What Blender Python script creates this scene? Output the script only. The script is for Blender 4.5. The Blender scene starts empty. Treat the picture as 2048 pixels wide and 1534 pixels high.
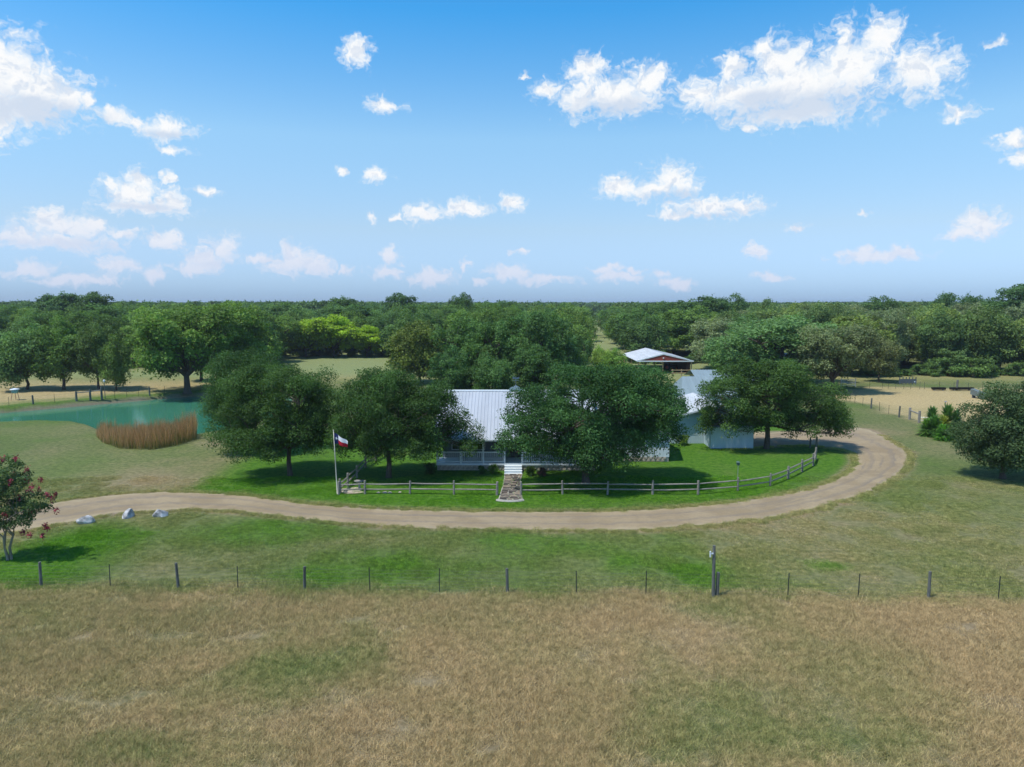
import bpy, math, random
import numpy as np
from mathutils import Vector

# ------------------------------------------------------------------ camera, sky, sun, exposure
scene = bpy.context.scene
COL = scene.collection
F, PITCH, CAMZ = 1422.0, math.radians(6.45), 14.0
cam_d = bpy.data.cameras.new('camera'); cam = bpy.data.objects.new('camera', cam_d); COL.objects.link(cam)
cam_d.sensor_width = 36.0; cam_d.lens = F / 2048 * 36.0; cam_d.clip_start = 0.5; cam_d.clip_end = 30000
cam.location = (0, 0, CAMZ); cam.rotation_euler = (math.radians(90) - PITCH, 0, 0)
scene.camera = cam

SUN_EL, SUN_AZ = math.radians(64), math.radians(-118)       # azimuth measured clockwise from +Y
sun_vec = Vector((math.sin(SUN_AZ) * math.cos(SUN_EL), math.cos(SUN_AZ) * math.cos(SUN_EL), math.sin(SUN_EL)))
sl = bpy.data.lights.new('sun', 'SUN'); sl.energy = 3.6; sl.angle = math.radians(0.53); sl.color = (1.0, 0.95, 0.86)
so = bpy.data.objects.new('sun', sl); COL.objects.link(so); so.location = (-60, -60, 90)
so.rotation_euler = sun_vec.to_track_quat('Z', 'Y').to_euler()

vs = scene.view_settings
vs.view_transform = 'Standard'; vs.look = 'None'; vs.exposure = 0.4; vs.gamma = 1.0; vs.use_curve_mapping = False
scene.cycles.max_bounces = 5; scene.cycles.diffuse_bounces = 2; scene.cycles.glossy_bounces = 2
scene.cycles.transmission_bounces = 3; scene.cycles.transparent_max_bounces = 6
scene.cycles.use_adaptive_sampling = True; scene.cycles.adaptive_threshold = 0.02
scene.cycles.caustics_reflective = False; scene.cycles.caustics_refractive = False


def ray(px, py):
    x = (px - 1024) / F; y = -(py - 767) / F
    return Vector((x, math.cos(PITCH) + y * math.sin(PITCH), -math.sin(PITCH) + y * math.cos(PITCH)))


def G(px, py, z=0.0):
    """the point of the level z that a pixel of the photograph shows"""
    d = ray(px, py); t = (z - CAMZ) / d.z
    return Vector((d.x * t, d.y * t, z))


def PY(px, py, Y):
    d = ray(px, py); t = Y / d.y
    return Vector((d.x * t, Y, CAMZ + d.z * t))


class NT:
    """small helper to write node trees"""
    def __init__(s, tree): s.t = tree; s.n = tree.nodes; s.l = tree.links
    def node(s, kind, ins=None, **kw):
        nd = s.n.new(kind)
        for k, v in kw.items(): setattr(nd, k, v)
        for k, v in (ins or {}).items(): s.put(nd, k, v)
        return nd
    def put(s, nd, k, v):
        sk = nd.inputs[k]
        if isinstance(v, bpy.types.NodeSocket): s.l.new(v, sk)
        elif isinstance(v, bpy.types.Node): s.l.new(v.outputs[0], sk)
        else: sk.default_value = v
    def math(s, op, a, b=0.0, c=0.0, clamp=False):
        nd = s.n.new('ShaderNodeMath'); nd.operation = op; nd.use_clamp = clamp
        for i, v in enumerate((a, b, c)): s.put(nd, i, v)
        return nd.outputs[0]
    def vmath(s, op, a, b=(0, 0, 0), c=(0, 0, 0)):
        nd = s.n.new('ShaderNodeVectorMath'); nd.operation = op
        s.put(nd, 0, a); s.put(nd, 1, b)
        if op == 'MULTIPLY_ADD': s.put(nd, 2, c)
        return nd.outputs['Value' if op in ('LENGTH', 'DOT_PRODUCT', 'DISTANCE') else 'Vector']
    def mix(s, f, a, b, mode='MIX'):
        nd = s.n.new('ShaderNodeMix'); nd.data_type = 'RGBA'; nd.blend_type = mode
        s.put(nd, 0, f); s.put(nd, 6, a); s.put(nd, 7, b)
        return nd.outputs[2]
    def rng(s, v, a, b, c=0.0, d=1.0, smooth=True):
        nd = s.n.new('ShaderNodeMapRange'); nd.interpolation_type = 'SMOOTHSTEP' if smooth else 'LINEAR'
        for i, q in enumerate((v, a, b, c, d)): s.put(nd, i, q)
        return nd.outputs[0]
    def noise(s, vec, scale, detail=4, rough=0.55, dist=0.0, dim='3D'):
        return s.node('ShaderNodeTexNoise', noise_dimensions=dim, ins={'Vector': vec, 'Scale': scale, 'Detail': detail, 'Roughness': rough, 'Distortion': dist}).outputs[0]


def rgba(c): return (c[0], c[1], c[2], 1.0)


world = bpy.data.worlds.new('World'); scene.world = world; world.use_nodes = True
world.cycles.sampling_method = 'NONE'


def build_world():
    W = NT(world.node_tree); W.n.clear()
    sky = W.node('ShaderNodeTexSky', sky_type='NISHITA', sun_disc=False, sun_elevation=SUN_EL, sun_rotation=SUN_AZ,
                 altitude=50, air_density=1.0, dust_density=0.6, ozone_density=2.2)
    co = W.node('ShaderNodeTexCoord').outputs['Generated']
    sp = W.node('ShaderNodeSeparateXYZ', {0: co})
    u0 = W.math('ARCTAN2', sp.outputs[0], sp.outputs[1])
    q = math.pi / 4                                             # the cloud field is mirrored round the compass
    u = W.math('SUBTRACT', W.math('PINGPONG', W.math('ADD', u0, q), 2 * q), q)
    v = W.math('ARCSINE', sp.outputs[2])
    uv = W.node('ShaderNodeCombineXYZ', {0: u, 1: v}).outputs[0]
    # swirl the coordinates a little so that the outlines billow
    nw = W.node('ShaderNodeTexNoise', {'Vector': uv, 'Scale': 34.0, 'Detail': 3.0, 'Roughness': 0.6}, noise_dimensions='2D').outputs[1]
    off = W.vmath('SUBTRACT', nw, (0.5, 0.5, 0.5))
    wv = W.vmath('MULTIPLY_ADD', off, (0.040, 0.022, 0.0), uv)
    # clouds: photograph pixels (x, y, half width, half height)
    C = [(20, 150, 95, 75), (-30, 205, 130, 52), (40, 222, 110, 32), (70, 185, 115, 62), (10, 110, 45, 48), (135, 195, 55, 38), (178, 203, 16, 16), (-60, 190, 100, 90),
         (228, 226, 42, 14), (268, 240, 26, 14), (330, 258, 58, 24), (345, 300, 36, 10),
         (712, 105, 32, 24), (765, 212, 34, 18), (755, 349, 30, 13), (684, 342, 13, 9),
         (262, 388, 62, 32), (285, 368, 28, 22), (343, 402, 28, 26), (280, 412, 95, 16), (412, 383, 30, 11), (332, 354, 12, 12),
         (90, 436, 30, 25), (130, 452, 90, 25), (45, 474, 44, 20), (185, 450, 30, 18), (240, 466, 36, 12), (330, 482, 38, 18), (120, 485, 140, 18),
         (445, 496, 36, 28), (405, 518, 42, 24), (385, 535, 44, 12), (585, 504, 34, 20), (640, 530, 30, 22), (530, 518, 40, 10), (590, 525, 60, 24),
         (780, 509, 22, 18), (770, 545, 30, 14), (690, 540, 22, 9), (860, 555, 42, 18), (1010, 546, 40, 16), (930, 530, 14, 12), (965, 566, 16, 8), (1100, 560, 60, 10),
         (850, 425, 42, 20), (930, 416, 52, 14), (1024, 406, 24, 16), (790, 436, 12, 8), (748, 434, 9, 8), (1036, 504, 11, 6),
         (1180, 136, 45, 26), (1230, 190, 108, 42), (1300, 160, 36, 32), (1160, 200, 50, 26), (1092, 178, 32, 16), (1052, 154, 13, 8),
         (1600, 170, 180, 62), (1700, 130, 90, 66), (1760, 75, 46, 40), (1840, 140, 75, 48), (1560, 130, 60, 48), (1480, 190, 100, 42), (1395, 190, 48, 30), (1465, 140, 28, 30), (1530, 100, 30, 18), (1600, 225, 140, 26),
         (1910, 228, 34, 17), (1993, 86, 18, 13), (2035, 280, 44, 17), (2045, 312, 34, 20), (1498, 258, 18, 14),
         (1240, 372, 52, 22), (1345, 360, 52, 34), (1310, 380, 60, 20), (1420, 416, 84, 22), (1490, 415, 34, 18), (1360, 430, 56, 9),
         (1597, 459, 24, 10), (1510, 503, 24, 13), (1958, 448, 54, 28), (1920, 470, 34, 14), (1755, 512, 84, 13), (1733, 428, 12, 6), (1715, 505, 30, 12), (1805, 508, 36, 14),
         (1320, 550, 22, 10), (1240, 553, 46, 10), (1215, 538, 26, 8), (1545, 553, 36, 8), (1265, 540, 26, 8), (1350, 568, 40, 9), (60, 540, 60, 16), (230, 530, 50, 18), (305, 550, 22, 18), (150, 560, 90, 12)]
    S = [(70, 222, 150, 34), (1600, 215, 200, 34), (280, 414, 90, 10), (1220, 215, 95, 18), (330, 270, 55, 9), (150, 490, 170, 14), (1340, 392, 60, 12), (430, 528, 40, 9), (1520, 200, 80, 16), (60, 200, 60, 16), (1420, 432, 70, 6)]
    def chain(lst, src, k):
        acc = None
        for x, y, a, b in lst:
            d = ray(x, y).normalized(); uu = math.atan2(d.x, d.y); vv = math.asin(d.z)
            cs = 1.0 / math.sqrt(1 + ((x - 1024) / F) ** 2)
            ru, rv = a / F * cs * cs * 1.08, b / F * cs * 1.08
            e = W.vmath('LENGTH', W.vmath('MULTIPLY_ADD', src, (1 / ru, 1 / rv, 0), (-uu / ru, -vv / rv, 0)))
            acc = e if acc is None else W.math('SMOOTH_MIN', acc, e, k)
        return acc
    d = chain(C, wv, 0.16)
    n1 = W.noise(wv, 40.0, 6, 0.6, dim='2D')
    n2 = W.noise(W.vmath('MULTIPLY', wv, (1.0, 1.25, 0)), 120.0, 4, 0.55, dim='2D')
    nn = W.math('ADD', W.math('MULTIPLY', W.math('SUBTRACT', n1, 0.5), 1.5), W.math('MULTIPLY', W.math('SUBTRACT', n2, 0.5), 1.15))
    fld = W.math('ADD', d, W.math('MULTIPLY', nn, W.rng(d, 0.0, 0.9, 0.25, 1.0)))
    dens = W.rng(fld, 1.25, 0.30)
    body = W.rng(fld, 0.95, 0.05)
    nS = W.noise(W.vmath('ADD', wv, (-0.005, 0.011, 0.0)), 40.0, 4, 0.6, dim='2D')
    relief = W.math('MULTIPLY', W.rng(W.math('SUBTRACT', n1, nS), -0.02, 0.20), 0.6)
    shade = W.rng(W.math('ADD', chain(S, uv, 0.3), W.math('MULTIPLY', W.math('SUBTRACT', n1, 0.5), 1.6)), 1.25, 0.2)
    # thinner and pinker towards the horizon
    up = W.rng(v, 0.0, 0.15, 0.0, 1.0)
    alpha = W.math('MULTIPLY', dens, W.math('MULTIPLY_ADD', up, 0.36, 0.64), clamp=True)
    col = W.mix(body, (6.0, 6.7, 7.4, 1), (7.45, 7.5, 7.55, 1))
    col = W.mix(W.math('MAXIMUM', W.math('MULTIPLY', shade, 0.85), relief), col, (4.5, 5.3, 6.5, 1))
    col = W.mix(up, (5.7, 5.8, 6.8, 1), col)
    # the clear sky: the physical gradient, a touch more azure, pale at the horizon
    rp = W.node('ShaderNodeValToRGB', {0: W.math('MULTIPLY', v, 1.0, clamp=True)}); cr = rp.color_ramp
    stops = [(0.0, (.55, .82, 1.46)), (0.0154, (.58, .84, 1.46)), (.100, (.97, 1.04, 1.175)), (.217, (1.11, 1.38, 1.40)), (.371, (.34, 1.22, 1.62)), (.9, (.60, 1.10, 1.40))]
    while len(cr.elements) < len(stops): cr.elements.new(0.5)
    for e, (p, c) in zip(cr.elements, stops): e.position = p; e.color = (c[0] / 2, c[1] / 2, c[2] / 2, 1)
    clear = W.mix(1.0, sky.outputs[0], W.mix(1.0, rp.outputs[0], (2, 2, 2, 1), 'MULTIPLY'), 'MULTIPLY')
    out = W.mix(alpha, clear, col)
    bg = W.node('ShaderNodeBackground', {0: out, 1: 0.1})
    W.l.new(bg.outputs[0], W.node('ShaderNodeOutputWorld').inputs[0])


build_world()

# ------------------------------------------------------------------ helpers
rng = np.random.default_rng(7)
R = random.Random(11)


class MB:
    """collects shapes for one mesh"""
    def __init__(s): s.v = []; s.f = []
    def add(s, vs, fs):
        o = len(s.v); s.v += [tuple(p) for p in vs]; s.f += [tuple(i + o for i in q) for q in fs]; return s
    def box(s, x0, x1, y0, y1, z0, z1):
        return s.add([(x0, y0, z0), (x1, y0, z0), (x1, y1, z0), (x0, y1, z0), (x0, y0, z1), (x1, y0, z1), (x1, y1, z1), (x0, y1, z1)],
                     [(0, 3, 2, 1), (4, 5, 6, 7), (0, 1, 5, 4), (1, 2, 6, 5), (2, 3, 7, 6), (3, 0, 4, 7)])
    def tube(s, pts, rad, n=6, cap=True):
        pts = [Vector(p) for p in pts]; rad = rad if isinstance(rad, (list, tuple)) else [rad] * len(pts)
        vs, fs = [], []
        for i, p in enumerate(pts):
            d = (pts[min(i + 1, len(pts) - 1)] - pts[max(i - 1, 0)])
            d = d.normalized() if d.length > 1e-6 else Vector((0, 0, 1))
            a = Vector((0, 0, 1)) if abs(d.z) < 0.9 else Vector((1, 0, 0))
            e1 = d.cross(a).normalized(); e2 = d.cross(e1).normalized()
            for k in range(n):
                t = 2 * math.pi * k / n
                vs.append(p + (e1 * math.cos(t) + e2 * math.sin(t)) * rad[i])
        for i in range(len(pts) - 1):
            for k in range(n):
                k2 = (k + 1) % n
                fs.append((i * n + k, i * n + k2, (i + 1) * n + k2, (i + 1) * n + k))
        if cap: fs += [tuple(range(n)), tuple(range((len(pts) - 1) * n, len(pts) * n))]
        return s.add(vs, fs)
    def beam(s, p, q, w, h):
        """rectangular bar from p to q"""
        p, q = Vector(p), Vector(q); d = (q - p).normalized()
        a = Vector((0, 0, 1)) if abs(d.z) < 0.95 else Vector((0, 1, 0))
        e1 = d.cross(a).normalized() * (w / 2); e2 = e1.cross(d).normalized() * (h / 2)
        vs = [p - e1 - e2, p + e1 - e2, p + e1 + e2, p - e1 + e2, q - e1 - e2, q + e1 - e2, q + e1 + e2, q - e1 + e2]
        return s.add(vs, [(0, 3, 2, 1), (4, 5, 6, 7), (0, 1, 5, 4), (1, 2, 6, 5), (2, 3, 7, 6), (3, 0, 4, 7)])
    def mesh(s, name, mat=None, smooth=False):
        me = bpy.data.meshes.new(name); me.from_pydata(s.v, [], s.f)
        if mat: me.materials.append(mat)
        if smooth: me.polygons.foreach_set('use_smooth', [True] * len(me.polygons))
        me.update(); return me
    def build(s, name, mat, parent=None, smooth=False, loc=None):
        return link(name, s.mesh(name, mat, smooth), parent, loc)


def link(name, data, parent=None, loc=None):
    o = bpy.data.objects.new(name, data); COL.objects.link(o)
    if parent: o.parent = parent
    if loc is not None: o.location = loc
    return o


def tag(o, label, cat, group=None):
    o['label'] = label; o['category'] = cat
    if group: o['group'] = group
    return o


def thing(name, label, cat, loc=(0, 0, 0), rz=0.0, group=None):
    o = link(name, None, None, loc); o.rotation_euler = (0, 0, rz); o.empty_display_size = 0.3
    return tag(o, label, cat, group)


def struct(o): o['kind'] = 'structure'; return o
def stuff(o): o['kind'] = 'stuff'; return o


def copy_tree(o, parent=None):
    c = o.copy(); COL.objects.link(c); c.parent = parent
    for ch in o.children: copy_tree(ch, c)
    return c


def np_mesh(name, verts, faces, mat=None, attrs=None, smooth=False):
    """verts (n,3), faces (m,k) arrays of one size"""
    me = bpy.data.meshes.new(name); n = len(verts); m, k = faces.shape
    me.vertices.add(n); me.vertices.foreach_set('co', np.ascontiguousarray(verts, np.float32).ravel())
    me.loops.add(m * k); me.loops.foreach_set('vertex_index', faces.astype(np.int32).ravel())
    me.polygons.add(m); me.polygons.foreach_set('loop_start', np.arange(0, m * k, k, dtype=np.int32))
    if smooth: me.polygons.foreach_set('use_smooth', np.ones(m, bool))
    for an, av in (attrs or {}).items():
        a = me.attributes.new(an, 'FLOAT', 'POINT'); a.data.foreach_set('value', np.ascontiguousarray(av, np.float32))
    me.update(calc_edges=True)
    if mat: me.materials.append(mat)
    return me


def hash2(ix, iy, seed):
    h = (ix.astype(np.int64) * 374761393 + iy.astype(np.int64) * 668265263 + seed * 1442695041) & 0xFFFFFFFF
    h = ((h ^ (h >> 13)) * 1274126177) & 0xFFFFFFFF
    return ((h ^ (h >> 16)) & 0xFFFF) / 65535.0


def vnoise(x, y, seed=0):
    ix = np.floor(x); iy = np.floor(y); fx = x - ix; fy = y - iy
    fx = fx * fx * (3 - 2 * fx); fy = fy * fy * (3 - 2 * fy)
    a = hash2(ix, iy, seed); b = hash2(ix + 1, iy, seed); c = hash2(ix, iy + 1, seed); d = hash2(ix + 1, iy + 1, seed)
    return (a * (1 - fx) + b * fx) * (1 - fy) + (c * (1 - fx) + d * fx) * fy


def fbm(x, y, seed=0, oct=4):
    s = 0; a = 0.5; t = 0
    for i in range(oct):
        s = s + a * vnoise(x * 2 ** i, y * 2 ** i, seed + i); t += a; a *= 0.55
    return s / t


def sstep(a, b, x):
    t = np.clip((x - a) / (b - a), 0, 1); return t * t * (3 - 2 * t)


# ------------------------------------------------------------------ materials
MATS = {}


def mat_new(name):
    m = bpy.data.materials.new(name); m.use_nodes = True; t = NT(m.node_tree); t.n.clear()
    t.out = t.node('ShaderNodeOutputMaterial'); MATS[name] = m
    return m, t


def simple(name, col, rough=0.7, metal=0.0, var=0.25, scale=6.0, bump=0.0, stretch=(1, 1, 1), spec=0.3):
    m, t = mat_new(name)
    co = t.node('ShaderNodeTexCoord').outputs['Object']
    mp = t.vmath('MULTIPLY', co, stretch)
    n = t.noise(mp, scale, 6, 0.6); n2 = t.noise(mp, scale * 0.17, 3, 0.5)
    k = t.math('ADD', t.math('MULTIPLY', n, 0.6), t.math('MULTIPLY', n2, 0.4))
    lo = rgba([c * (1 - var) for c in col]); hi = rgba([min(1, c * (1 + var)) for c in col])
    c = t.mix(t.rng(k, 0.3, 0.7), lo, hi)
    ins = {'Base Color': c, 'Roughness': rough, 'Metallic': metal, 'Specular IOR Level': spec}
    if bump: ins['Normal'] = t.node('ShaderNodeBump', {'Strength': bump, 'Distance': 0.02, 'Height': n}).outputs[0]
    b = t.node('ShaderNodeBsdfPrincipled', ins)
    t.l.new(b.outputs[0], t.out.inputs[0])
    return m


def leaf_mat(name, transl=0.38, gloss=0.12, hue=0.25, own=None):
    """leaves: object colour times the leaf's own tint"""
    m, t = mat_new(name)
    oi = t.node('ShaderNodeObjectInfo')
    tint = t.node('ShaderNodeAttribute', attribute_name='tint').outputs['Fac']
    base = t.mix(1.0, rgba(own) if own else oi.outputs['Color'], t.mix(tint, (0.85, 0.92, 0.74, 1), (2.35, 2.42, 2.0, 1)), 'MULTIPLY')
    base = t.mix(t.math('MULTIPLY', oi.outputs['Random'], hue), base, t.mix(1.0, base, (1.45, 1.08, 0.55, 1), 'MULTIPLY'))
    d = t.node('ShaderNodeBsdfPrincipled', {'Base Color': base, 'Roughness': 0.55, 'Specular IOR Level': gloss})
    tr = t.node('ShaderNodeBsdfTranslucent', {0: t.mix(1.0, base, (1.15, 1.25, 0.70, 1), 'MULTIPLY')})
    mx = t.node('ShaderNodeMixShader', {0: transl, 1: d.outputs[0], 2: tr.outputs[0]})
    t.l.new(mx.outputs[0], t.out.inputs[0])
    return m


M_LEAF = leaf_mat('leaves')
M_BARK = simple('bark', (0.085, 0.068, 0.052), 0.9, var=0.4, scale=9, bump=0.6, stretch=(1, 1, 0.25))
M_BARK_PALE = simple('pale bark', (0.26, 0.22, 0.17), 0.85, var=0.3, scale=9, bump=0.3, stretch=(1, 1, 0.3))
M_WOOD = simple('weathered rail wood', (0.23, 0.212, 0.185), 0.85, var=0.35, scale=10, bump=0.5)
M_POST = simple('grey fence post wood', (0.115, 0.12, 0.11), 0.9, var=0.4, scale=9, bump=0.5, stretch=(1, 1, 0.3))
M_TPOST = simple('dark steel post', (0.035, 0.045, 0.04), 0.7, 0.3, var=0.3)
M_WIRE = simple('fence wire', (0.16, 0.17, 0.16), 0.7, 0.2, var=0.2)
M_WHITE = simple('white paint', (0.62, 0.68, 0.72), 0.55, var=0.05, scale=3)
M_BLUEWHITE = simple('pale blue siding', (0.44, 0.55, 0.60), 0.55, var=0.06, scale=2)
M_STEEL = simple('galvanised steel', (0.45, 0.47, 0.48), 0.45, 0.6, var=0.2)
M_DARK = simple('dark screen', (0.03, 0.04, 0.045), 0.4, var=0.2)
M_GLASS = simple('window glass', (0.02, 0.026, 0.03), 0.06, var=0.1, spec=0.9)
M_STONE = simple('flagstone', (0.34, 0.30, 0.25), 0.85, var=0.45, scale=5, bump=0.4)
M_MORTAR = simple('concrete', (0.36, 0.34, 0.30), 0.9, var=0.25, scale=8, bump=0.2)
M_RED = simple('red barn steel', (0.26, 0.055, 0.04), 0.6, var=0.12, scale=3)
M_TIMBER = simple('raw timber', (0.42, 0.31, 0.18), 0.8, var=0.25, scale=8)
M_BLACK = simple('black metal', (0.015, 0.015, 0.017), 0.6, var=0.3)


def metal_roof(name, col, rough):
    m, t = mat_new(name)
    p = t.node('ShaderNodeNewGeometry').outputs['Position']
    st = t.noise(t.vmath('MULTIPLY', p, (1.6, 0.12, 0.12)), 1.0, 6, 0.6)
    bl = t.noise(p, 0.35, 5, 0.6)
    k = t.math('ADD', t.math('MULTIPLY', st, 0.6), t.math('MULTIPLY', bl, 0.4))
    c = t.mix(t.rng(k, 0.35, 0.68), rgba([x * 0.82 for x in col]), rgba(col))
    b = t.node('ShaderNodeBsdfPrincipled', {'Base Color': c, 'Roughness': rough, 'Metallic': 0.15, 'Specular IOR Level': 0.4})
    t.l.new(b.outputs[0], t.out.inputs[0]); return m


M_ROOF = metal_roof('pale metal roofing', (0.47, 0.50, 0.54), 0.42)
M_ROOF_GREY = metal_roof('grey blue metal roofing', (0.26, 0.33, 0.355), 0.5)


def ground_material(name, instancer=False):
    """grass: dry, lush and bare shares come from the terrain, the fine mottling from noise"""
    m, t = mat_new(name)
    p = t.node('ShaderNodeNewGeometry').outputs['Position']
    kind = {'attribute_type': 'INSTANCER'} if instancer else {}
    dry = t.node('ShaderNodeAttribute', attribute_name='dry', **kind).outputs['Fac']
    lush = t.node('ShaderNodeAttribute', attribute_name='lush', **kind).outputs['Fac']
    bare = t.node('ShaderNodeAttribute', attribute_name='bare', **kind).outputs['Fac']
    straw = t.node('ShaderNodeAttribute', attribute_name='straw', **kind).outputs['Fac']
    hay = t.node('ShaderNodeAttribute', attribute_name='hay', **kind).outputs['Fac']
    flat = t.vmath('MULTIPLY', p, (1, 1, 0))
    a = t.noise(flat, 0.55, 5, 0.6); b = t.noise(flat, 2.6, 5, 0.65); c = t.noise(t.vmath('MULTIPLY', flat, (1, 0.8, 0)), 11.0, 5, 0.7)
    wob = t.math('ADD', t.math('MULTIPLY', t.math('SUBTRACT', a, 0.5), 0.9), t.math('MULTIPLY', t.math('SUBTRACT', b, 0.5), 0.8))
    wob = t.math('ADD', wob, t.math('MULTIPLY', t.math('SUBTRACT', c, 0.5), 0.7))
    fade = t.math('MULTIPLY', t.math('MULTIPLY', dry, t.math('SUBTRACT', 1.0, dry)), 3.4)
    d2 = t.math('ADD', dry, t.math('MULTIPLY', wob, t.math('ADD', 0.12, fade)), clamp=True)
    fl = t.math('MULTIPLY', t.math('MULTIPLY', lush, t.math('SUBTRACT', 1.0, lush)), 5.0)
    l2 = t.math('ADD', lush, t.math('MULTIPLY', wob, fl), clamp=True)
    olive = t.mix(t.rng(b, 0.25, 0.75), (0.068, 0.098, 0.032, 1), (0.150, 0.172, 0.066, 1))
    lushc = t.mix(t.rng(b, 0.3, 0.7), (0.036, 0.108, 0.009, 1), (0.088, 0.190, 0.018, 1))
    dryc = t.mix(t.rng(b, 0.25, 0.75), (0.190, 0.148, 0.086, 1), (0.302, 0.240, 0.146, 1))
    strawc = t.mix(t.rng(b, 0.25, 0.75), (0.33, 0.255, 0.125, 1), (0.47, 0.375, 0.20, 1))
    dryc = t.mix(straw, dryc, strawc)
    col = t.mix(l2, olive, lushc)
    col = t.mix(d2, col, dryc)
    col = t.mix(hay, col, t.mix(t.rng(b, 0.25, 0.75), (0.165, 0.215, 0.085, 1), (0.235, 0.270, 0.125, 1)))
    col = t.mix(t.math('ADD', bare, t.math('MULTIPLY', wob, t.math('MULTIPLY', bare, 0.8)), clamp=True), col, t.mix(c, (0.19, 0.15, 0.115, 1), (0.34, 0.28, 0.22, 1)))
    if instancer:
        rnd = t.node('ShaderNodeAttribute', attribute_name='tint').outputs['Fac']
        col = t.mix(1.0, col, t.mix(rnd, (1.42, 1.38, 1.25, 1), (3.05, 2.92, 2.62, 1)), 'MULTIPLY')
        d = t.node('ShaderNodeBsdfDiffuse', {0: col}); tr = t.node('ShaderNodeBsdfTranslucent', {0: col})
        mx = t.node('ShaderNodeMixShader', {0: 0.35, 1: d.outputs[0], 2: tr.outputs[0]})
        t.l.new(mx.outputs[0], t.out.inputs[0])
    else:
        f = t.noise(flat, 26.0, 4, 0.75)
        col = t.mix(1.0, col, t.mix(t.rng(f, 0.3, 0.7), (0.66, 0.68, 0.68, 1), (1.25, 1.22, 1.2, 1)), 'MULTIPLY')
        h = t.math('ADD', t.math('MULTIPLY', c, 0.6), t.math('MULTIPLY', f, 0.5))
        bp = t.node('ShaderNodeBump', {'Strength': 0.75, 'Distance': 0.10, 'Height': h})
        d = t.node('ShaderNodeBsdfPrincipled', {'Base Color': col, 'Roughness': 0.95, 'Specular IOR Level': 0.1, 'Normal': bp.outputs[0]})
        t.l.new(d.outputs[0], t.out.inputs[0])
    return m


M_GROUND = ground_material('grassland')
M_TUFT = ground_material('grass blades', True)


def road_material():
    m, t = mat_new('gravel road')
    p = t.node('ShaderNodeNewGeometry').outputs['Position']
    w = t.node('ShaderNodeAttribute', attribute_name='across').outputs['Fac']
    al = t.node('ShaderNodeAttribute', attribute_name='along').outputs['Fac']
    big = t.noise(p, 0.35, 5, 0.6); mid = t.noise(p, 3.0, 6, 0.65); fine = t.noise(p, 24.0, 4, 0.75)
    c = t.mix(t.rng(big, 0.35, 0.65), (0.250, 0.192, 0.118, 1), (0.315, 0.248, 0.156, 1))
    c = t.mix(t.math('MULTIPLY', t.rng(mid, 0.42, 0.72), 0.45), c, (0.215, 0.175, 0.125, 1))
    # worn wheel lines: compacted, slightly greyer
    ww = t.math('ADD', w, t.math('MULTIPLY', t.math('SUBTRACT', big, 0.5), 0.16))
    lane = t.math('MAXIMUM', t.rng(t.math('ABSOLUTE', t.math('SUBTRACT', ww, 0.30)), 0.09, 0.01), t.rng(t.math('ABSOLUTE', t.math('SUBTRACT', ww, 0.68)), 0.09, 0.01))
    c = t.mix(t.math('MULTIPLY', lane, t.math('MULTIPLY', mid, 0.95)), c, (0.185, 0.155, 0.125, 1))
    str_ = t.noise(t.node('ShaderNodeCombineXYZ', {0: t.math('MULTIPLY', al, 0.06), 1: t.math('MULTIPLY', ww, 9.0)}).outputs[0], 1.5, 5, 0.6)
    c = t.mix(t.math('MULTIPLY', t.rng(str_, 0.52, 0.72), 0.7), c, (0.175, 0.15, 0.125, 1))
    edge = t.rng(t.math('ABSOLUTE', t.math('SUBTRACT', w, 0.5)), 0.36, 0.5)
    c = t.mix(t.math('MULTIPLY', edge, 0.6), c, (0.36, 0.30, 0.19, 1))
    c = t.mix(1.0, c, t.mix(fine, (0.72, 0.72, 0.72, 1), (1.25, 1.25, 1.25, 1)), 'MULTIPLY')
    bp = t.node('ShaderNodeBump', {'Strength': 0.35, 'Distance': 0.03, 'Height': t.math('ADD', fine, mid)})
    b = t.node('ShaderNodeBsdfPrincipled', {'Base Color': c, 'Roughness': 0.95, 'Specular IOR Level': 0.15, 'Normal': bp.outputs[0]})
    t.l.new(b.outputs[0], t.out.inputs[0]); return m


M_ROAD = road_material()


def water_material():
    m, t = mat_new('pond water')
    p = t.node('ShaderNodeNewGeometry').outputs['Position']
    n1 = t.noise(t.vmath('MULTIPLY', p, (1.0, 1.6, 1)), 2.2, 4, 0.6); n2 = t.noise(p, 0.12, 3, 0.5)
    c = t.mix(n2, (0.030, 0.150, 0.092, 1), (0.042, 0.185, 0.122, 1))
    bp = t.node('ShaderNodeBump', {'Strength': 0.10, 'Distance': 0.05, 'Height': n1})
    b = t.node('ShaderNodeBsdfPrincipled', {'Base Color': c, 'Roughness': 0.10, 'IOR': 1.33, 'Specular IOR Level': 0.42, 'Normal': bp.outputs[0]})
    t.l.new(b.outputs[0], t.out.inputs[0]); return m


M_WATER = water_material()

# ------------------------------------------------------------------ the ground
ROAD = [(-200, 1098, -200, 1140), (-120, 1072, -120, 1108), (0, 1036, 0, 1069), (60, 1018, 47, 1062), (131, 1002, 94, 1051), (187, 995, 152, 1042), (258, 987, 234, 1027),
        (328, 984, 347, 1020), (398, 986, 420, 1020), (480, 991, 480, 1023), (560, 1001, 570, 1033), (650, 1012, 660, 1043), (760, 1018, 760, 1051),
        (900, 1022, 900, 1057), (1100, 1024, 1100, 1060), (1250, 1022, 1260, 1059), (1400, 1012, 1420, 1049), (1500, 1000, 1550, 1033),
        (1600, 982, 1680, 1002), (1660, 964, 1770, 967), (1700, 943, 1813, 931), (1713, 921, 1815, 906), (1702, 904, 1794, 890),
        (1672, 896, 1762, 871), (1622, 891, 1720, 857), (1560, 892, 1640, 861), (1470, 897, 1540, 864), (1452, 897, 1470, 864)]
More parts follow.
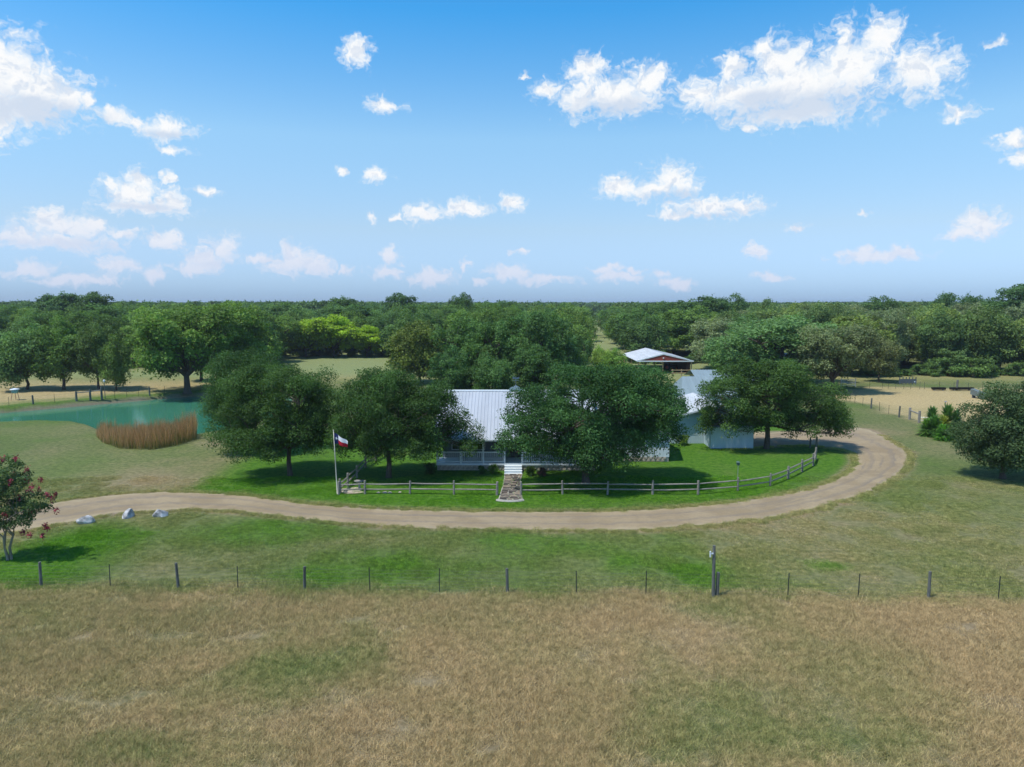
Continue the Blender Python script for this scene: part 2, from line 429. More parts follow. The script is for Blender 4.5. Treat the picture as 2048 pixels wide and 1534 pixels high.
ra = np.array([G(a, b)[:2] for a, b, _, _ in ROAD]); rb = np.array([G(c, d)[:2] for _, _, c, d in ROAD])


def catmull(P, per=14):
    P = np.vstack([2 * P[0] - P[1], P, 2 * P[-1] - P[-2]]); out = []
    for i in range(1, len(P) - 2):
        p0, p1, p2, p3 = P[i - 1], P[i], P[i + 1], P[i + 2]
        for k in range(per):
            s = k / per
            out.append(0.5 * (2 * p1 + (p2 - p0) * s + (2 * p0 - 5 * p1 + 4 * p2 - p3) * s * s + (3 * p1 - p0 - 3 * p2 + p3) * s ** 3))
    out.append(P[-2]); return np.array(out)


RA, RB = catmull(ra), catmull(rb)
RC = (RA + RB) / 2; RW = np.linalg.norm(RA - RB, axis=1) / 2


def in_poly(x, y, poly):
    ins = np.zeros(x.shape, bool); n = len(poly)
    for i in range(n):
        x0, y0 = poly[i]; x1, y1 = poly[(i + 1) % n]
        if y0 == y1: continue
        c = ((y0 > y) != (y1 > y)) & (x < (x1 - x0) * (y - y0) / (y1 - y0) + x0); ins ^= c
    return ins


def poly_dist(x, y, poly, closed=True):
    d = np.full(x.shape, 1e9); n = len(poly)
    for i in range(n if closed else n - 1):
        a = np.array(poly[i]); b = np.array(poly[(i + 1) % n]); ab = b - a; L = ab @ ab
        if L == 0: continue
        t = np.clip(((x - a[0]) * ab[0] + (y - a[1]) * ab[1]) / L, 0, 1)
        d = np.minimum(d, np.hypot(x - a[0] - t * ab[0], y - a[1] - t * ab[1]))
    return d


ROADPOLY = np.vstack([RA[::5], RB[::-5]])
WZ = -0.75
POND_PX = [(-420, 872), (-300, 852), (0, 826), (130, 815), (250, 804), (415, 790), (520, 786), (590, 795), (585, 815), (540, 842), (480, 862), (430, 873), (390, 880), (340, 889), (290, 893),
           (240, 890), (208, 880), (198, 868), (180, 860), (150, 853), (80, 851), (0, 854), (-150, 866), (-300, 884)]
POND = [tuple(G(a, b, WZ)[:2]) for a, b in POND_PX]
LAWN_PX = [(380, 985), (480, 925), (560, 880), (700, 850), (900, 840), (1200, 830), (1500, 840), (1620, 860), (1690, 900), (1710, 930), (1640, 972), (1500, 1000), (1250, 1021), (1000, 1022), (700, 1012), (520, 995)]
LAWN = [tuple(G(a, b)[:2]) for a, b in LAWN_PX]
FENCE_A, FENCE_B = G(83, 1172), G(1998, 1199)


def fence_y(x): return FENCE_A.y + (x - FENCE_A.x) * (FENCE_B.y - FENCE_A.y) / (FENCE_B.x - FENCE_A.x)


def blob(x, y, px, py, rx, ry):
    c = G(px, py); a = abs(G(px + rx, py).x - c.x); b = abs(G(px, py - ry).y - G(px, py + ry).y) / 2
    return np.exp(-(((x - c.x) / a) ** 2 + ((y - c.y) / b) ** 2))


PADDOCK_PX = [(1690, 800), (1726, 808), (1779, 826), (1837, 845), (1960, 880), (2300, 960), (2500, 812), (2048, 777), (1740, 773), (1660, 781)]
PADDOCK = [tuple(G(a, b)[:2]) for a, b in PADDOCK_PX]
LFIELD_PX = [(-500, 850), (0, 812), (153, 799), (300, 790), (420, 780), (520, 770), (560, 745), (-600, 745)]
LFIELD = [tuple(G(a, b)[:2]) for a, b in LFIELD_PX]


def clear_np(x, y):
    px = 1024 + F * x / np.maximum(y, 1.0)                       # bearing only
    lim = np.select([px < 560, px < 790, px < 1180, px < 1420, px > 1700], [152.0, 196.0, 150.0, 172.0, 136.0 + (px - 1750) * 0.01], 150.0)
    return (y < lim) | ((np.abs(x - 0.1175 * y) < np.where(y < 190, 6.0, 7.8)) & (y < 640))


def wood_mask(x, y): return np.where(clear_np(x, y), 0.0, 1.0)


def zones(x, y):
    """shares of dry, lush, bare and straw grass at points of the ground"""
    n1 = fbm(x / 6, y / 6, 3, 4); n2 = fbm(x / 17, y / 17, 9, 3); n3 = fbm(x / 2.2, y / 3.0, 21, 3)
    fy = fence_y(x) + (n3 - 0.5) * 1.2
    past = sstep(0.35, -0.5, y - fy)
    # mown strip between the wire fence and the road
    dry = 0.20 + 0.8 * (n1 - 0.5) + 0.5 * (n2 - 0.5)
    dry = dry + 0.12 * sstep(12, 30, x) * sstep(60, 45, y)
    lush = 0.30 + 0.6 * (n2 - 0.5) + 0.06 * sstep(10, -20, x) * sstep(60, 40, y)
    for b in ((530, 1062, 110, 24, .5), (170, 1080, 110, 30, .55), (800, 1130, 70, 30, .35), (1150, 1090, 110, 18, .25), (1250, 1120, 60, 24, .3), (1020, 1080, 40, 14, .35), (1360, 1100, 70, 40, .2), (1660, 1130, 40, 10, .6), (640, 1150, 90, 30, .4), (1400, 1150, 60, 30, .4), (60, 1140, 120, 40, .8), (40, 925, 140, 40, .1)):
        g = blob(x, y, *b[:4]) * b[4]; lush = lush + g; dry = dry - g * 0.9
    for b in ((700, 1080, 150, 16, .35), (1500, 1050, 140, 18, .3), (1750, 1080, 180, 50, .15), (360, 965, 160, 14, .3), (300, 955, 120, 25, .2), (440, 885, 40, 9, .7), (1900, 900, 60, 25, .2), (1760, 862, 60, 12, .35), (60, 905, 60, 18, .35)):
        dry = dry + blob(x, y, *b[:4]) * b[4]
    # foreground pasture
    pd = 0.76 + 0.85 * (n1 - 0.5) + 0.5 * (n2 - 0.5)
    for b in ((590, 1345, 150, 55, .75), (330, 1510, 260, 40, .6), (720, 1300, 50, 45, .45), (1300, 1320, 60, 70, .35), (1420, 1420, 130, 60, .6), (1640, 1480, 200, 50, .45), (1420, 1220, 90, 22, .7), (650, 1195, 120, 12, .35), (60, 1230, 60, 18, .2), (1330, 1500, 120, 60, .4), (1780, 1205, 40, 12, .5), (60, 1300, 30, 60, .1)):
        pd = pd - blob(x, y, *b[:4]) * b[4]
    dry = dry * (1 - past) + pd * past; lush = lush * (1 - past) + 0.10 * past
    # watered lawn round the house
    ins = in_poly(x, y, LAWN); dl = poly_dist(x, y, LAWN) * np.where(ins, 1, -1) + (n1 - 0.5) * 3
    lw = sstep(-1.5, 1.8, dl)
    lush = lush * (1 - lw) + (1.0 + 0.5 * (n1 - 0.5)) * lw; dry = dry * (1 - lw) + (n1 - 0.62) * 0.6 * lw
    # verge of the road
    dr = poly_dist(x, y, RC[::4], False) - np.interp(np.clip(x, -60, 60), [-60, 60], [2.3, 2.3])
    rin = in_poly(x, y, ROADPOLY); dr = poly_dist(x, y, ROADPOLY); dr = np.where(rin, 0, dr)
    dry = dry + 0.75 * sstep(1.0, 0.1, dr + (n3 - 0.5) * 0.8); bare = 0.55 * sstep(0.45, 0.05, dr + (n3 - 0.5) * 0.7)
    # paddock and the dry field beyond the pond
    straw = np.zeros_like(x)
    for poly, s in ((PADDOCK, 1.0), (LFIELD, 0.85)):
        i2 = in_poly(x, y, poly); d2 = poly_dist(x, y, poly) * np.where(i2, 1, -1) + (n1 - 0.5) * 4
        w = sstep(-1.0, 2.0, d2)
        dry = dry * (1 - w) + (0.90 + 0.5 * (n2 - 0.5) + 0.3 * (n1 - 0.5)) * w; straw = np.maximum(straw, s * w)
    # the far meadow and the fields between the woods
    far = sstep(118, 135, y)
    dry = dry * (1 - far) + (0.40 + 0.4 * (n2 - 0.5)) * far; lush = lush * (1 - far) + 0.45 * far; straw = np.maximum(straw, far * 1.0)
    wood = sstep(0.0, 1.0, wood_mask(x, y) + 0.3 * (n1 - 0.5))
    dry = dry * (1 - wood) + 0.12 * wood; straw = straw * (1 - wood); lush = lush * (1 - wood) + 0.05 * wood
    # banks of the pond
    pin = in_poly(x, y, POND); dp = poly_dist(x, y, POND); dp = np.where(pin, -dp, dp)
    lush = lush + 0.25 * sstep(9, 3, dp) * (y > 84) ; dry = dry - 0.5 * sstep(8, 4, dp) * (y > 84)
    bare = np.maximum(bare, 0.8 * sstep(0.3, -0.3, dp + (n3 - 0.5) * 0.7))
    return np.clip(dry, 0, 1), np.clip(lush, 0, 1), np.clip(bare, 0, 1), np.clip(straw, 0, 1), dp


def axis(a, b, step, lo, hi, grow=1.22):
    c = list(np.arange(a, b + 1e-6, step)); s = step
    while c[-1] < hi: s *= grow; c.append(c[-1] + s)
    s = step
    while c[0] > lo: s *= grow; c.insert(0, c[0] - s)
    return np.array(c)


gx = axis(-72, 62, 0.5, -9000, 9000); gy = axis(18, 128, 0.5, -3000, 12000)
X, Y = np.meshgrid(gx, gy); xf, yf = X.ravel(), Y.ravel()
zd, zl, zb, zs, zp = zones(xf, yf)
zz = -1.9 * sstep(0.55, -1.5, zp)
zz = zz - 0.35 * sstep(6.0, 0.5, zp) * (yf < 84) * 0
zh = sstep(128, 142, yf) * (1 - wood_mask(xf, yf)) * sstep(45, 25, xf - yf * .18) * (0.75 + 0.5 * (fbm(xf / 15, yf / 15, 13, 3) - 0.5))
hh = (fbm(xf / 9, yf / 9, 5, 3) - 0.5) * 0.10 * sstep(0.5, 3.0, np.abs(zp)); zz = zz + hh * sstep(1.0, 6.0, poly_dist(xf, yf, ROADPOLY)) * (1 - in_poly(xf, yf, ROADPOLY))
nx, ny = len(gx), len(gy)
ii = (np.arange(ny - 1)[:, None] * nx + np.arange(nx - 1)[None, :]).ravel()
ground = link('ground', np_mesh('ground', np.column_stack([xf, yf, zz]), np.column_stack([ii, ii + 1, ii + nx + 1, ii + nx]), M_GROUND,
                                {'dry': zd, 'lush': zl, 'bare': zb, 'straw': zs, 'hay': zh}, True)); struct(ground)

# road: a thin sheet with frayed edges
n = len(RA); W_ = 11; tt = np.linspace(0, 1, W_)
jit_a = (fbm(RC[:, 0] * 1.3, RC[:, 1] * 1.3, 31, 4) - 0.5) * 0.17; jit_b = (fbm(RC[:, 0] * 1.3, RC[:, 1] * 1.3, 47, 4) - 0.5) * 0.17
u = tt[None, :] * (1 + jit_b - jit_a)[:, None] + jit_a[:, None]
RP = RA[:, None, :] * (1 - u[..., None]) + RB[:, None, :] * u[..., None]
rz = 0.022 - 0.018 * (np.abs(tt - 0.5) * 2) ** 4
rv = np.concatenate([RP.reshape(-1, 2), np.tile(rz, n)[:, None]], 1)
al = np.concatenate([[0], np.cumsum(np.linalg.norm(np.diff(RC, axis=0), axis=1))])
ii = (np.arange(n - 1)[:, None] * W_ + np.arange(W_ - 1)[None, :]).ravel()
road = link('gravel_road', np_mesh('gravel_road', rv, np.column_stack([ii, ii + W_, ii + W_ + 1, ii + 1]), M_ROAD, {'across': np.tile(tt, n), 'along': np.repeat(al, W_)}, True)); struct(road)

pv = [(x, y, WZ) for x, y in POND]; cx, cy = np.mean([p[0] for p in pv]), np.mean([p[1] for p in pv])
xs = [p[0] for p in POND]; ys = [p[1] for p in POND]
pond = MB().add([(min(xs) - 1, min(ys) - 1, WZ), (max(xs) + 1, min(ys) - 1, WZ), (max(xs) + 1, max(ys) + 1, WZ), (min(xs) - 1, max(ys) + 1, WZ)], [(0, 1, 2, 3)]).build('pond_water', M_WATER); struct(pond)


# ------------------------------------------------------------------ scatter by geometry nodes
def scatter(name, pts, rot, scl, protos, pid=None, attrs=None):
    me = bpy.data.meshes.new(name); me.vertices.add(len(pts)); me.vertices.foreach_set('co', np.ascontiguousarray(pts, np.float32).ravel())
    for an, av in dict(attrs or {}, rz=rot, pid=(pid if pid is not None else np.zeros(len(pts)))).items():
        a = me.attributes.new(an, 'FLOAT', 'POINT'); a.data.foreach_set('value', np.ascontiguousarray(av, np.float32))
    a = me.attributes.new('scl', 'FLOAT_VECTOR', 'POINT'); a.data.foreach_set('vector', np.ascontiguousarray(scl, np.float32).ravel())
    o = link(name, me)
    t = bpy.data.node_groups.new(name + '_scatter', 'GeometryNodeTree')
    t.interface.new_socket('Geometry', in_out='INPUT', socket_type='NodeSocketGeometry'); t.interface.new_socket('Geometry', in_out='OUTPUT', socket_type='NodeSocketGeometry')
    N = t.nodes; L = t.links
    gi = N.new('NodeGroupInput'); go = N.new('NodeGroupOutput'); j = N.new('GeometryNodeJoinGeometry')
    def att(nm, ty):
        q = N.new('GeometryNodeInputNamedAttribute'); q.data_type = ty; q.inputs[0].default_value = nm; return q.outputs[0]
    cr = N.new('ShaderNodeCombineXYZ'); L.new(att('rz', 'FLOAT'), cr.inputs[2])
    for i, p in enumerate(protos):
        ip = N.new('GeometryNodeInstanceOnPoints'); oi = N.new('GeometryNodeObjectInfo'); oi.inputs[0].default_value = p; oi.inputs['As Instance'].default_value = True
        cm = N.new('FunctionNodeCompare'); cm.data_type = 'FLOAT'; cm.operation = 'EQUAL'; cm.inputs['B'].default_value = i; cm.inputs['Epsilon'].default_value = 0.1
        L.new(att('pid', 'FLOAT'), cm.inputs['A']); L.new(cm.outputs[0], ip.inputs['Selection'])
        L.new(gi.outputs[0], ip.inputs['Points']); L.new(oi.outputs['Geometry'], ip.inputs['Instance'])
        L.new(cr.outputs[0], ip.inputs['Rotation']); L.new(att('scl', 'FLOAT_VECTOR'), ip.inputs['Scale'])
        L.new(ip.outputs[0], j.inputs[0])
    L.new(j.outputs[0], go.inputs[0])
    md = o.modifiers.new('scatter', 'NODES'); md.node_group = t
    return o


def grass_patch(name, rad, nbl, hmin, hmax, wid, seed, lean=0.6):
    g = np.random.default_rng(seed)
    r = rad * np.sqrt(g.random(nbl)); th = g.random(nbl) * 6.2832
    bx, by = r * np.cos(th), r * np.sin(th)
    h = hmin + (hmax - hmin) * g.random(nbl) ** 1.6; a = g.random(nbl) * 6.2832; b = g.random(nbl) * 6.2832; ln = lean * h * (0.3 + g.random(nbl))
    dx, dy = np.cos(a) * wid / 2, np.sin(a) * wid / 2
    v = np.empty((nbl, 3, 3)); v[:, 0] = np.column_stack([bx - dx, by - dy, np.zeros(nbl) - 0.02]); v[:, 1] = np.column_stack([bx + dx, by + dy, np.zeros(nbl) - 0.02])
    v[:, 2] = np.column_stack([bx + np.cos(b) * ln, by + np.sin(b) * ln, h])
    me = np_mesh(name, v.reshape(-1, 3), np.arange(nbl * 3).reshape(-1, 3), M_TUFT, {'tint': np.repeat(g.random(nbl), 3)})
    return bpy.data.objects.new(name, me)


def grass_field(name, protos, x0, x1, y0f, y1f, dens, zscale, label, seed):
    g = np.random.default_rng(seed)
    ymin, ymax = min(y0f(x0), y0f(x1)), max(y1f(x0), y1f(x1))
    k = int((x1 - x0) * (ymax - ymin) * dens)
    x = x0 + (x1 - x0) * g.random(k); y = ymin + (ymax - ymin) * g.random(k)
    ok = (y > y0f(x)) & (y < y1f(x)) & (np.abs(x) < 0.86 * y + 4) & ~in_poly(x, y, ROADPOLY) & (poly_dist(x, y, ROADPOLY) > 0.45)
    x, y = x[ok], y[ok]; d, l, b, s, _ = zones(x, y)
    sc = (0.75 + 0.6 * g.random(len(x)))
    o = scatter(name, np.column_stack([x, y, np.zeros(len(x))]), g.random(len(x)) * 6.28, np.column_stack([sc, sc, sc * zscale * (0.6 + 0.8 * fbm(x / 3, y / 3, 77, 3))]), protos, g.integers(0, len(protos), len(x)), {'dry': d, 'lush': l, 'bare': b, 'straw': s})
    stuff(tag(o, label, 'grass')); return o


tall = [grass_patch('pasture_tuft', 0.85, 1300, 0.03, 0.17, 0.018, 40 + i, 1.5) for i in range(3)]
short = [grass_patch('mown_tuft', 0.8, 1100, 0.02, 0.07, 0.02, 50 + i, 1.4) for i in range(2)]
grass_field('pasture_grass', tall, -36, 36, lambda x: 16 + 0 * x, lambda x: fence_y(x) + 0.35, 2.3, 1.0, 'rough tan and olive grass of the front pasture before the wire fence', 60)
vt = [grass_patch('verge_tuft', 0.30, 170, 0.03, 0.13, 0.02, 70 + i, 1.2) for i in range(2)]
gv = np.random.default_rng(62); vp = []
for E, O in ((RA, RB), (RB, RA)):
    seg = np.linalg.norm(np.diff(E, axis=0), axis=1); cum = np.concatenate([[0], np.cumsum(seg)]); kv = int(cum[-1] * 9)
    tq = gv.random(kv) * cum[-1]; ex = np.interp(tq, cum, E[:, 0]); ey = np.interp(tq, cum, E[:, 1]); ox = np.interp(tq, cum, O[:, 0]) - ex; oy = np.interp(tq, cum, O[:, 1]) - ey
    w = np.hypot(ox, oy); off = gv.normal(size=kv) * 0.15 - 0.28 + (fbm(ex * .8, ey * .8, 33, 3) - 0.5) * 0.6; vp.append(np.column_stack([ex + ox / w * off, ey + oy / w * off]))
vp = np.vstack(vp); vp = vp[vp[:, 1] < 75]; kv = len(vp); vd = zones(vp[:, 0], vp[:, 1]); vs_ = 0.6 + 0.8 * gv.random(kv)
verge = scatter('verge_grass', np.column_stack([vp, np.zeros(kv)]), gv.random(kv) * 6.28, np.column_stack([vs_, vs_, vs_]), vt, gv.integers(0, 2, kv), {'dry': np.clip(vd[0] * .45 + .1 * gv.random(kv), 0, 1), 'lush': vd[1], 'bare': vd[2] * 0, 'straw': 0.3 * gv.random(kv), 'hay': vd[2] * 0})
stuff(tag(verge, 'ragged dry grass fringe along both edges of the gravel drive', 'grass'))
grass_field('mown_grass', short, -44, 46, lambda x: fence_y(x) + 0.2, lambda x: 56 + 0 * x, 1.1, 1.0, 'short mown green grass between the wire fence and the house', 61)

# ------------------------------------------------------------------ trees
def tree_meshes(name, lobes, base_r, fork, n_clump, n_leaf, leaf, clump_r, seed, zcut=None, bark=None, stems=1, droop=0.0, gap=0.62, open_=0.0, crown_mat=None, limb_n=7, trunk_lean=(0, 0), tri=False):
    """returns the trunk mesh (with limbs) and the crown mesh of a tree; lobes = ellipsoids (x, y, z, rx, ry, rz)"""
    g = np.random.default_rng(seed)
    lob = np.array(lobes, float); vol = np.prod(lob[:, 3:], 1) ** 0.8; vol /= vol.sum()
    C, CR = [], []
    for _ in range(n_clump * 40):
        if len(C) >= n_clump: break
        k = g.choice(len(lob), p=vol); d = g.normal(size=3); d /= np.linalg.norm(d)
        p = lob[k, :3] + d * lob[k, 3:] * (0.45 + 0.55 * g.random() ** 0.45)
        if zcut is not None and p[2] < zcut + g.random() * 0.5: continue
        r = clump_r * (0.7 + 0.65 * g.random())
        # keep clumps inside the outline
        if C:
            dd = np.linalg.norm(np.array(C) - p, axis=1)
            if dd.min() < gap * r: continue
        C.append(p); CR.append(r)
    C = np.array(C); CR = np.array(CR); nc = len(C)
    # --- leaves
    w = CR ** 2; cnt = np.maximum(8, (n_leaf * w / w.sum() * (0.75 + 0.5 * g.random(nc))).astype(int)); tot = cnt.sum()
    ci = np.repeat(np.arange(nc), cnt)
    d = g.normal(size=(tot, 3)); d[:, 2] = np.where((d[:, 2] < -0.25) & (g.random(tot) < 0.55), -d[:, 2], d[:, 2]); d /= np.linalg.norm(d, axis=1)[:, None]
    ph = g.random((nc, 3)) * 6.28; fr = 2.2 + 2.0 * g.random((nc, 3))
    lump = 1 + 0.22 * np.sin(d[:, 0] * fr[ci, 0] * 2 + ph[ci, 0]) * np.sin(d[:, 1] * fr[ci, 1] * 2 + ph[ci, 1]) + 0.13 * np.sin(d[:, 2] * fr[ci, 2] * 3 + ph[ci, 2])
    rad = CR[ci] * lump * (0.50 + 0.62 * g.random(tot) ** 0.6)
    stray = g.random(tot) < 0.06; rad = np.where(stray, rad * 1.22, rad)
    sq = 0.72 + 0.2 * g.random(nc)
    pos = C[ci] + d * rad[:, None] * np.column_stack([np.ones(tot), np.ones(tot), sq[ci]])
    pos[:, 2] -= droop * rad * np.hypot(d[:, 0], d[:, 1])
    if zcut is not None: pos[:, 2] = np.maximum(pos[:, 2], zcut - 0.5 + 0.6 * g.random(tot))
    nrm = d * 0.55 + np.array([0, 0, 0.45]) + g.normal(size=(tot, 3)) * 0.55; nrm /= np.linalg.norm(nrm, axis=1)[:, None]
    t1 = np.cross(nrm, g.normal(size=(tot, 3))); t1 /= np.linalg.norm(t1, axis=1)[:, None]; t2 = np.cross(nrm, t1)
    L = leaf * (0.6 + 0.8 * g.random(tot)); a = t1 * L[:, None] * 0.5; b = t2 * L[:, None] * 0.31
    tint = np.clip(0.5 + 0.26 * g.normal(size=nc)[ci] + 0.17 * g.normal(size=tot), 0, 1)
    cm = crown_mat or M_LEAF
    if tri:
        v = np.stack([pos - a, pos + a * 0.4 + b * 1.3, pos + a * 0.4 - b * 1.3], 1).reshape(-1, 3)
        crown = np_mesh(name + '_crown', v, np.arange(tot * 3).reshape(-1, 3), cm, {'tint': np.repeat(tint, 3)})
    else:
        bend = nrm * (L * 0.12)[:, None]
        v = np.stack([pos - a, pos + b + bend, pos + a, pos - b + bend], 1).reshape(-1, 3)
        q = np.arange(tot) * 4
        f = np.stack([np.column_stack([q, q + 1, q + 2]), np.column_stack([q, q + 2, q + 3])], 1).reshape(-1, 3)
        crown = np_mesh(name + '_crown', v, f, cm, {'tint': np.repeat(tint, 4)})
    # --- trunk and limbs
    m = MB(); lean = Vector((trunk_lean[0], trunk_lean[1], 0))
    idx = [int(np.argmax(np.hypot(C[:, 0], C[:, 1])))]
    while len(idx) < min(limb_n, nc):
        dd = np.min(np.linalg.norm(C[:, None] - C[idx][None], axis=2), axis=1); idx.append(int(np.argmax(dd)))
    asg = np.argmin(np.linalg.norm(C[:, None] - C[idx][None], axis=2), axis=1)
    tops = []
    for s_ in range(stems):
        o = Vector((0, 0, 0)) if stems == 1 else Vector((math.cos(s_ * 2.4) * base_r * 2.2, math.sin(s_ * 2.4) * base_r * 2.2, 0))
        top = o * (1.0 if stems == 1 else 2.6) + lean + Vector((0, 0, fork)); mid = o + lean * 0.35 + Vector((g.normal() * 0.08, g.normal() * 0.08, fork * 0.5))
        m.tube([o + Vector((0, 0, -0.15)), o + Vector((0, 0, 0.12)), mid, top], [base_r * 1.55, base_r * 1.12, base_r * 0.9, base_r * 0.78], 9, False); tops.append(top)
    for j, k in enumerate(idx):
        T = Vector(C[k]); B = tops[j % stems]; lim = []
        e = B + (T - B) * 0.85; bow = Vector((g.normal() * 0.4, g.normal() * 0.4, 0.10 * (T - B).length * (1 if T.z > B.z else -0.2)))
        for s in (0, 0.25, 0.5, 0.75, 1.0): lim.append(B + (e - B) * s + bow * math.sin(s * math.pi))
        r0 = base_r * 0.62; m.tube(lim, [r0, r0 * 0.8, r0 * 0.6, r0 * 0.42, r0 * 0.25], 6, False)
        for c in np.where(asg == j)[0]:
            if c == k: continue
            P = Vector(C[c]); q = min(range(1, 5), key=lambda z: (lim[z] - P).length); q0 = lim[max(1, q - 1)]
            mid = (q0 + P) / 2 + Vector((g.normal(), g.normal(), g.normal())) * 0.12 * (P - q0).length
            m.tube([q0, mid, P], [r0 * 0.34, r0 * 0.24, r0 * 0.10], 4, False)
    return m.mesh(name + '_trunk', bark or M_BARK, True), crown


def put_tree(name, meshes, label, loc, col, rz=0.0, scl=(1, 1, 1), group=None, cat='tree'):
    t = thing(name, label, cat, loc, rz, group); t.scale = scl
    k = 1.0 if loc[1] < 85 else 1.50 if loc[0] > .3 * loc[1] else 1.38      # crowns farther off get a raised colour, most towards the right
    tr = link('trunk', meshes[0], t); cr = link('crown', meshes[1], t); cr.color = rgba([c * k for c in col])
    return t


OAK = (0.039, 0.079, 0.027)

# the live oaks round the house: lobes in metres about the foot of the trunk
def at(px, py): return G(px, py)


def lobes_px(base, Y, L, inset=0.22):
    """ellipsoids from (x px, y px, half width px, half height px, dy m, half depth m) at a tree that stands at base"""
    out = []
    for px, py, a, b, dy, ry in L:
        c = PY(px, py, base.y + dy); k = (base.y + dy) / F * 1.01
        out.append((c.x - base.x, dy, c.z, max(.25, a * k - inset), max(.4, ry - inset * .6), max(.2, b * k - inset * .8)))
    return out


bA = at(580, 950); bB = at(498, 905); bC = at(777, 955); bD = at(1172, 968); bE = at(1533, 897); bF = at(2005, 957)
TA = tree_meshes('oak_a', lobes_px(bA, 0, [(545, 820, 100, 90, 0, 3.8), (500, 860, 70, 62, -1, 3.0), (600, 800, 72, 75, 0, 3.6), (640, 840, 34, 75, .5, 2.8), (560, 880, 110, 42, -.5, 3.4), (530, 770, 60, 40, .5, 2.5)]), 0.20, 2.2, 150, 105400, 0.126, 0.85, 101, 1.6)
put_tree('live_oak', TA, 'round dark oak on bare trunk left of the flagpole, in front of the pond', bA, OAK)
TB = tree_meshes('oak_b', lobes_px(bB, 0, [(490, 770, 70, 70, 0, 3.4), (460, 810, 42, 50, 0, 2.5), (530, 750, 48, 48, 0, 2.8), (620, 775, 46, 38, 2, 2.2), (450, 850, 30, 40, 0, 2.2)]), 0.2, 2.0, 100, 60000, 0.13, 0.9, 102, 1.2)
put_tree('live_oak', TB, 'oak half hidden behind the round dark oak, leaning out over the pond', bB, OAK)
TC = tree_meshes('oak_c', lobes_px(bC, 0, [(760, 830, 92, 86, 0, 3.8), (840, 845, 88, 72, 0, 3.6), (905, 876, 50, 42, -.4, 2.6), (705, 845, 44, 66, 0, 3.0), (790, 890, 105, 34, -.6, 3.4), (770, 780, 66, 40, .4, 3.0), (862, 812, 42, 38, .2, 2.4)]), 0.22, 2.3, 170, 119000, 0.126, 0.85, 103, 1.7)
put_tree('live_oak', TC, 'wide dark oak behind the rail fence at the left end of the porch', bC, OAK)
TD = tree_meshes('oak_d', lobes_px(bD, 0, [(1180, 815, 118, 92, 0, 4.6), (1090, 850, 82, 78, -.2, 3.8), (1280, 808, 92, 68, .4, 4.2), (1328, 828, 48, 56, .4, 3.0), (1040, 885, 58, 38, -.3, 2.8), (1190, 896, 90, 40, -1.2, 3.2), (1248, 878, 58, 40, -.3, 2.8), (1222, 768, 86, 40, .6, 3.6), (1355, 880, 18, 30, .4, 1.5), (1055, 820, 46, 40, 0, 2.5)]), 0.30, 1.5, 230, 140000, 0.145, 0.85, 104, 0.9, limb_n=9, gap=0.78)
put_tree('live_oak', TD, 'largest oak, spreading low in front of the house right of the stone path', bD, (0.042, 0.094, 0.036))
TE = tree_meshes('oak_e', lobes_px(bE, 0, [(1535, 790, 78, 66, 0, 3.8), (1460, 800, 62, 62, -.2, 3.2), (1620, 805, 68, 58, 0, 3.4), (1665, 835, 44, 42, 0, 2.6), (1440, 845, 44, 30, -.5, 2.4), (1560, 740, 48, 30, .3, 2.6), (1580, 850, 96, 26, -.4, 3.0), (1480, 750, 40, 30, 0, 2.2)]), 0.26, 2.4, 160, 90000, 0.155, 0.82, 105, 1.7, gap=0.85, limb_n=10)
put_tree('live_oak', TE, 'open-crowned oak at the gravel turnaround beside the pale sheds', bE, (0.048, 0.090, 0.030))
TF = tree_meshes('oak_f', lobes_px(bF, 0, [(2020, 840, 84, 64, 0, 3.4), (1975, 880, 58, 46, -.2, 2.8), (2060, 870, 60, 60, 0, 3.2), (2030, 800, 50, 34, 0, 2.4), (2000, 910, 60, 26, -.5, 2.6)]), 0.22, 1.1, 110, 74800, 0.141, 0.85, 106, 0.5)
put_tree('live_oak', TF, 'low grey-green oak cut off by the right edge of the picture', bF, (0.050, 0.080, 0.040))


# prototypes for everything farther off (one unit = one metre, about 12 m tall)
def rand_lobes(seed, h, w, zlo, k, flat=1.0):
    g = np.random.default_rng(seed); out = [(0, 0, (h + zlo) / 2, w * 0.36, w * 0.36, (h - zlo) * 0.46)]
    for i in range(k):
        a = i * 2.4 + g.random(); r = w * (0.16 + 0.16 * g.random()); z = zlo + (h - zlo) * (0.28 + 0.5 * g.random())
        out.append((r * math.cos(a), r * math.sin(a), z, w * (0.16 + 0.09 * g.random()), w * (0.16 + 0.09 * g.random()), (h - zlo) * (0.20 + 0.12 * g.random()) * flat))
    return out


PROT = {}
for i in range(3): PROT['round%d' % i] = tree_meshes('round%d' % i, rand_lobes(200 + i, 11.8, 11.0, 1.2, 8), 0.26, 2.6, 120, 24000, 0.34, 1.0, 210 + i, 1.2, tri=True)
for i in range(2): PROT['spread%d' % i] = tree_meshes('spread%d' % i, rand_lobes(230 + i, 11.2, 15.0, 1.6, 12, 0.9), 0.42, 2.2, 170, 30000, 0.36, 1.1, 240 + i, 1.4, tri=True, limb_n=10)
for i in range(2): PROT['tall%d' % i] = tree_meshes('tall%d' % i, [(0, 0, 9.0, 2.4, 2.4, 2.6), (1.5, .5, 7.5, 2.2, 2.2, 2.0), (-1.6, -.3, 8.2, 2.2, 2.2, 1.8), (0.2, -1, 5.6, 2.2, 2.2, 1.6), (-.8, 1.2, 10.2, 1.8, 1.8, 1.5), (1.8, 0.2, 9.9, 1.5, 1.5, 1.2)], 0.24, 3.6, 70, 13000, 0.34, 0.85, 260 + i, 3.2, gap=0.8, tri=True)
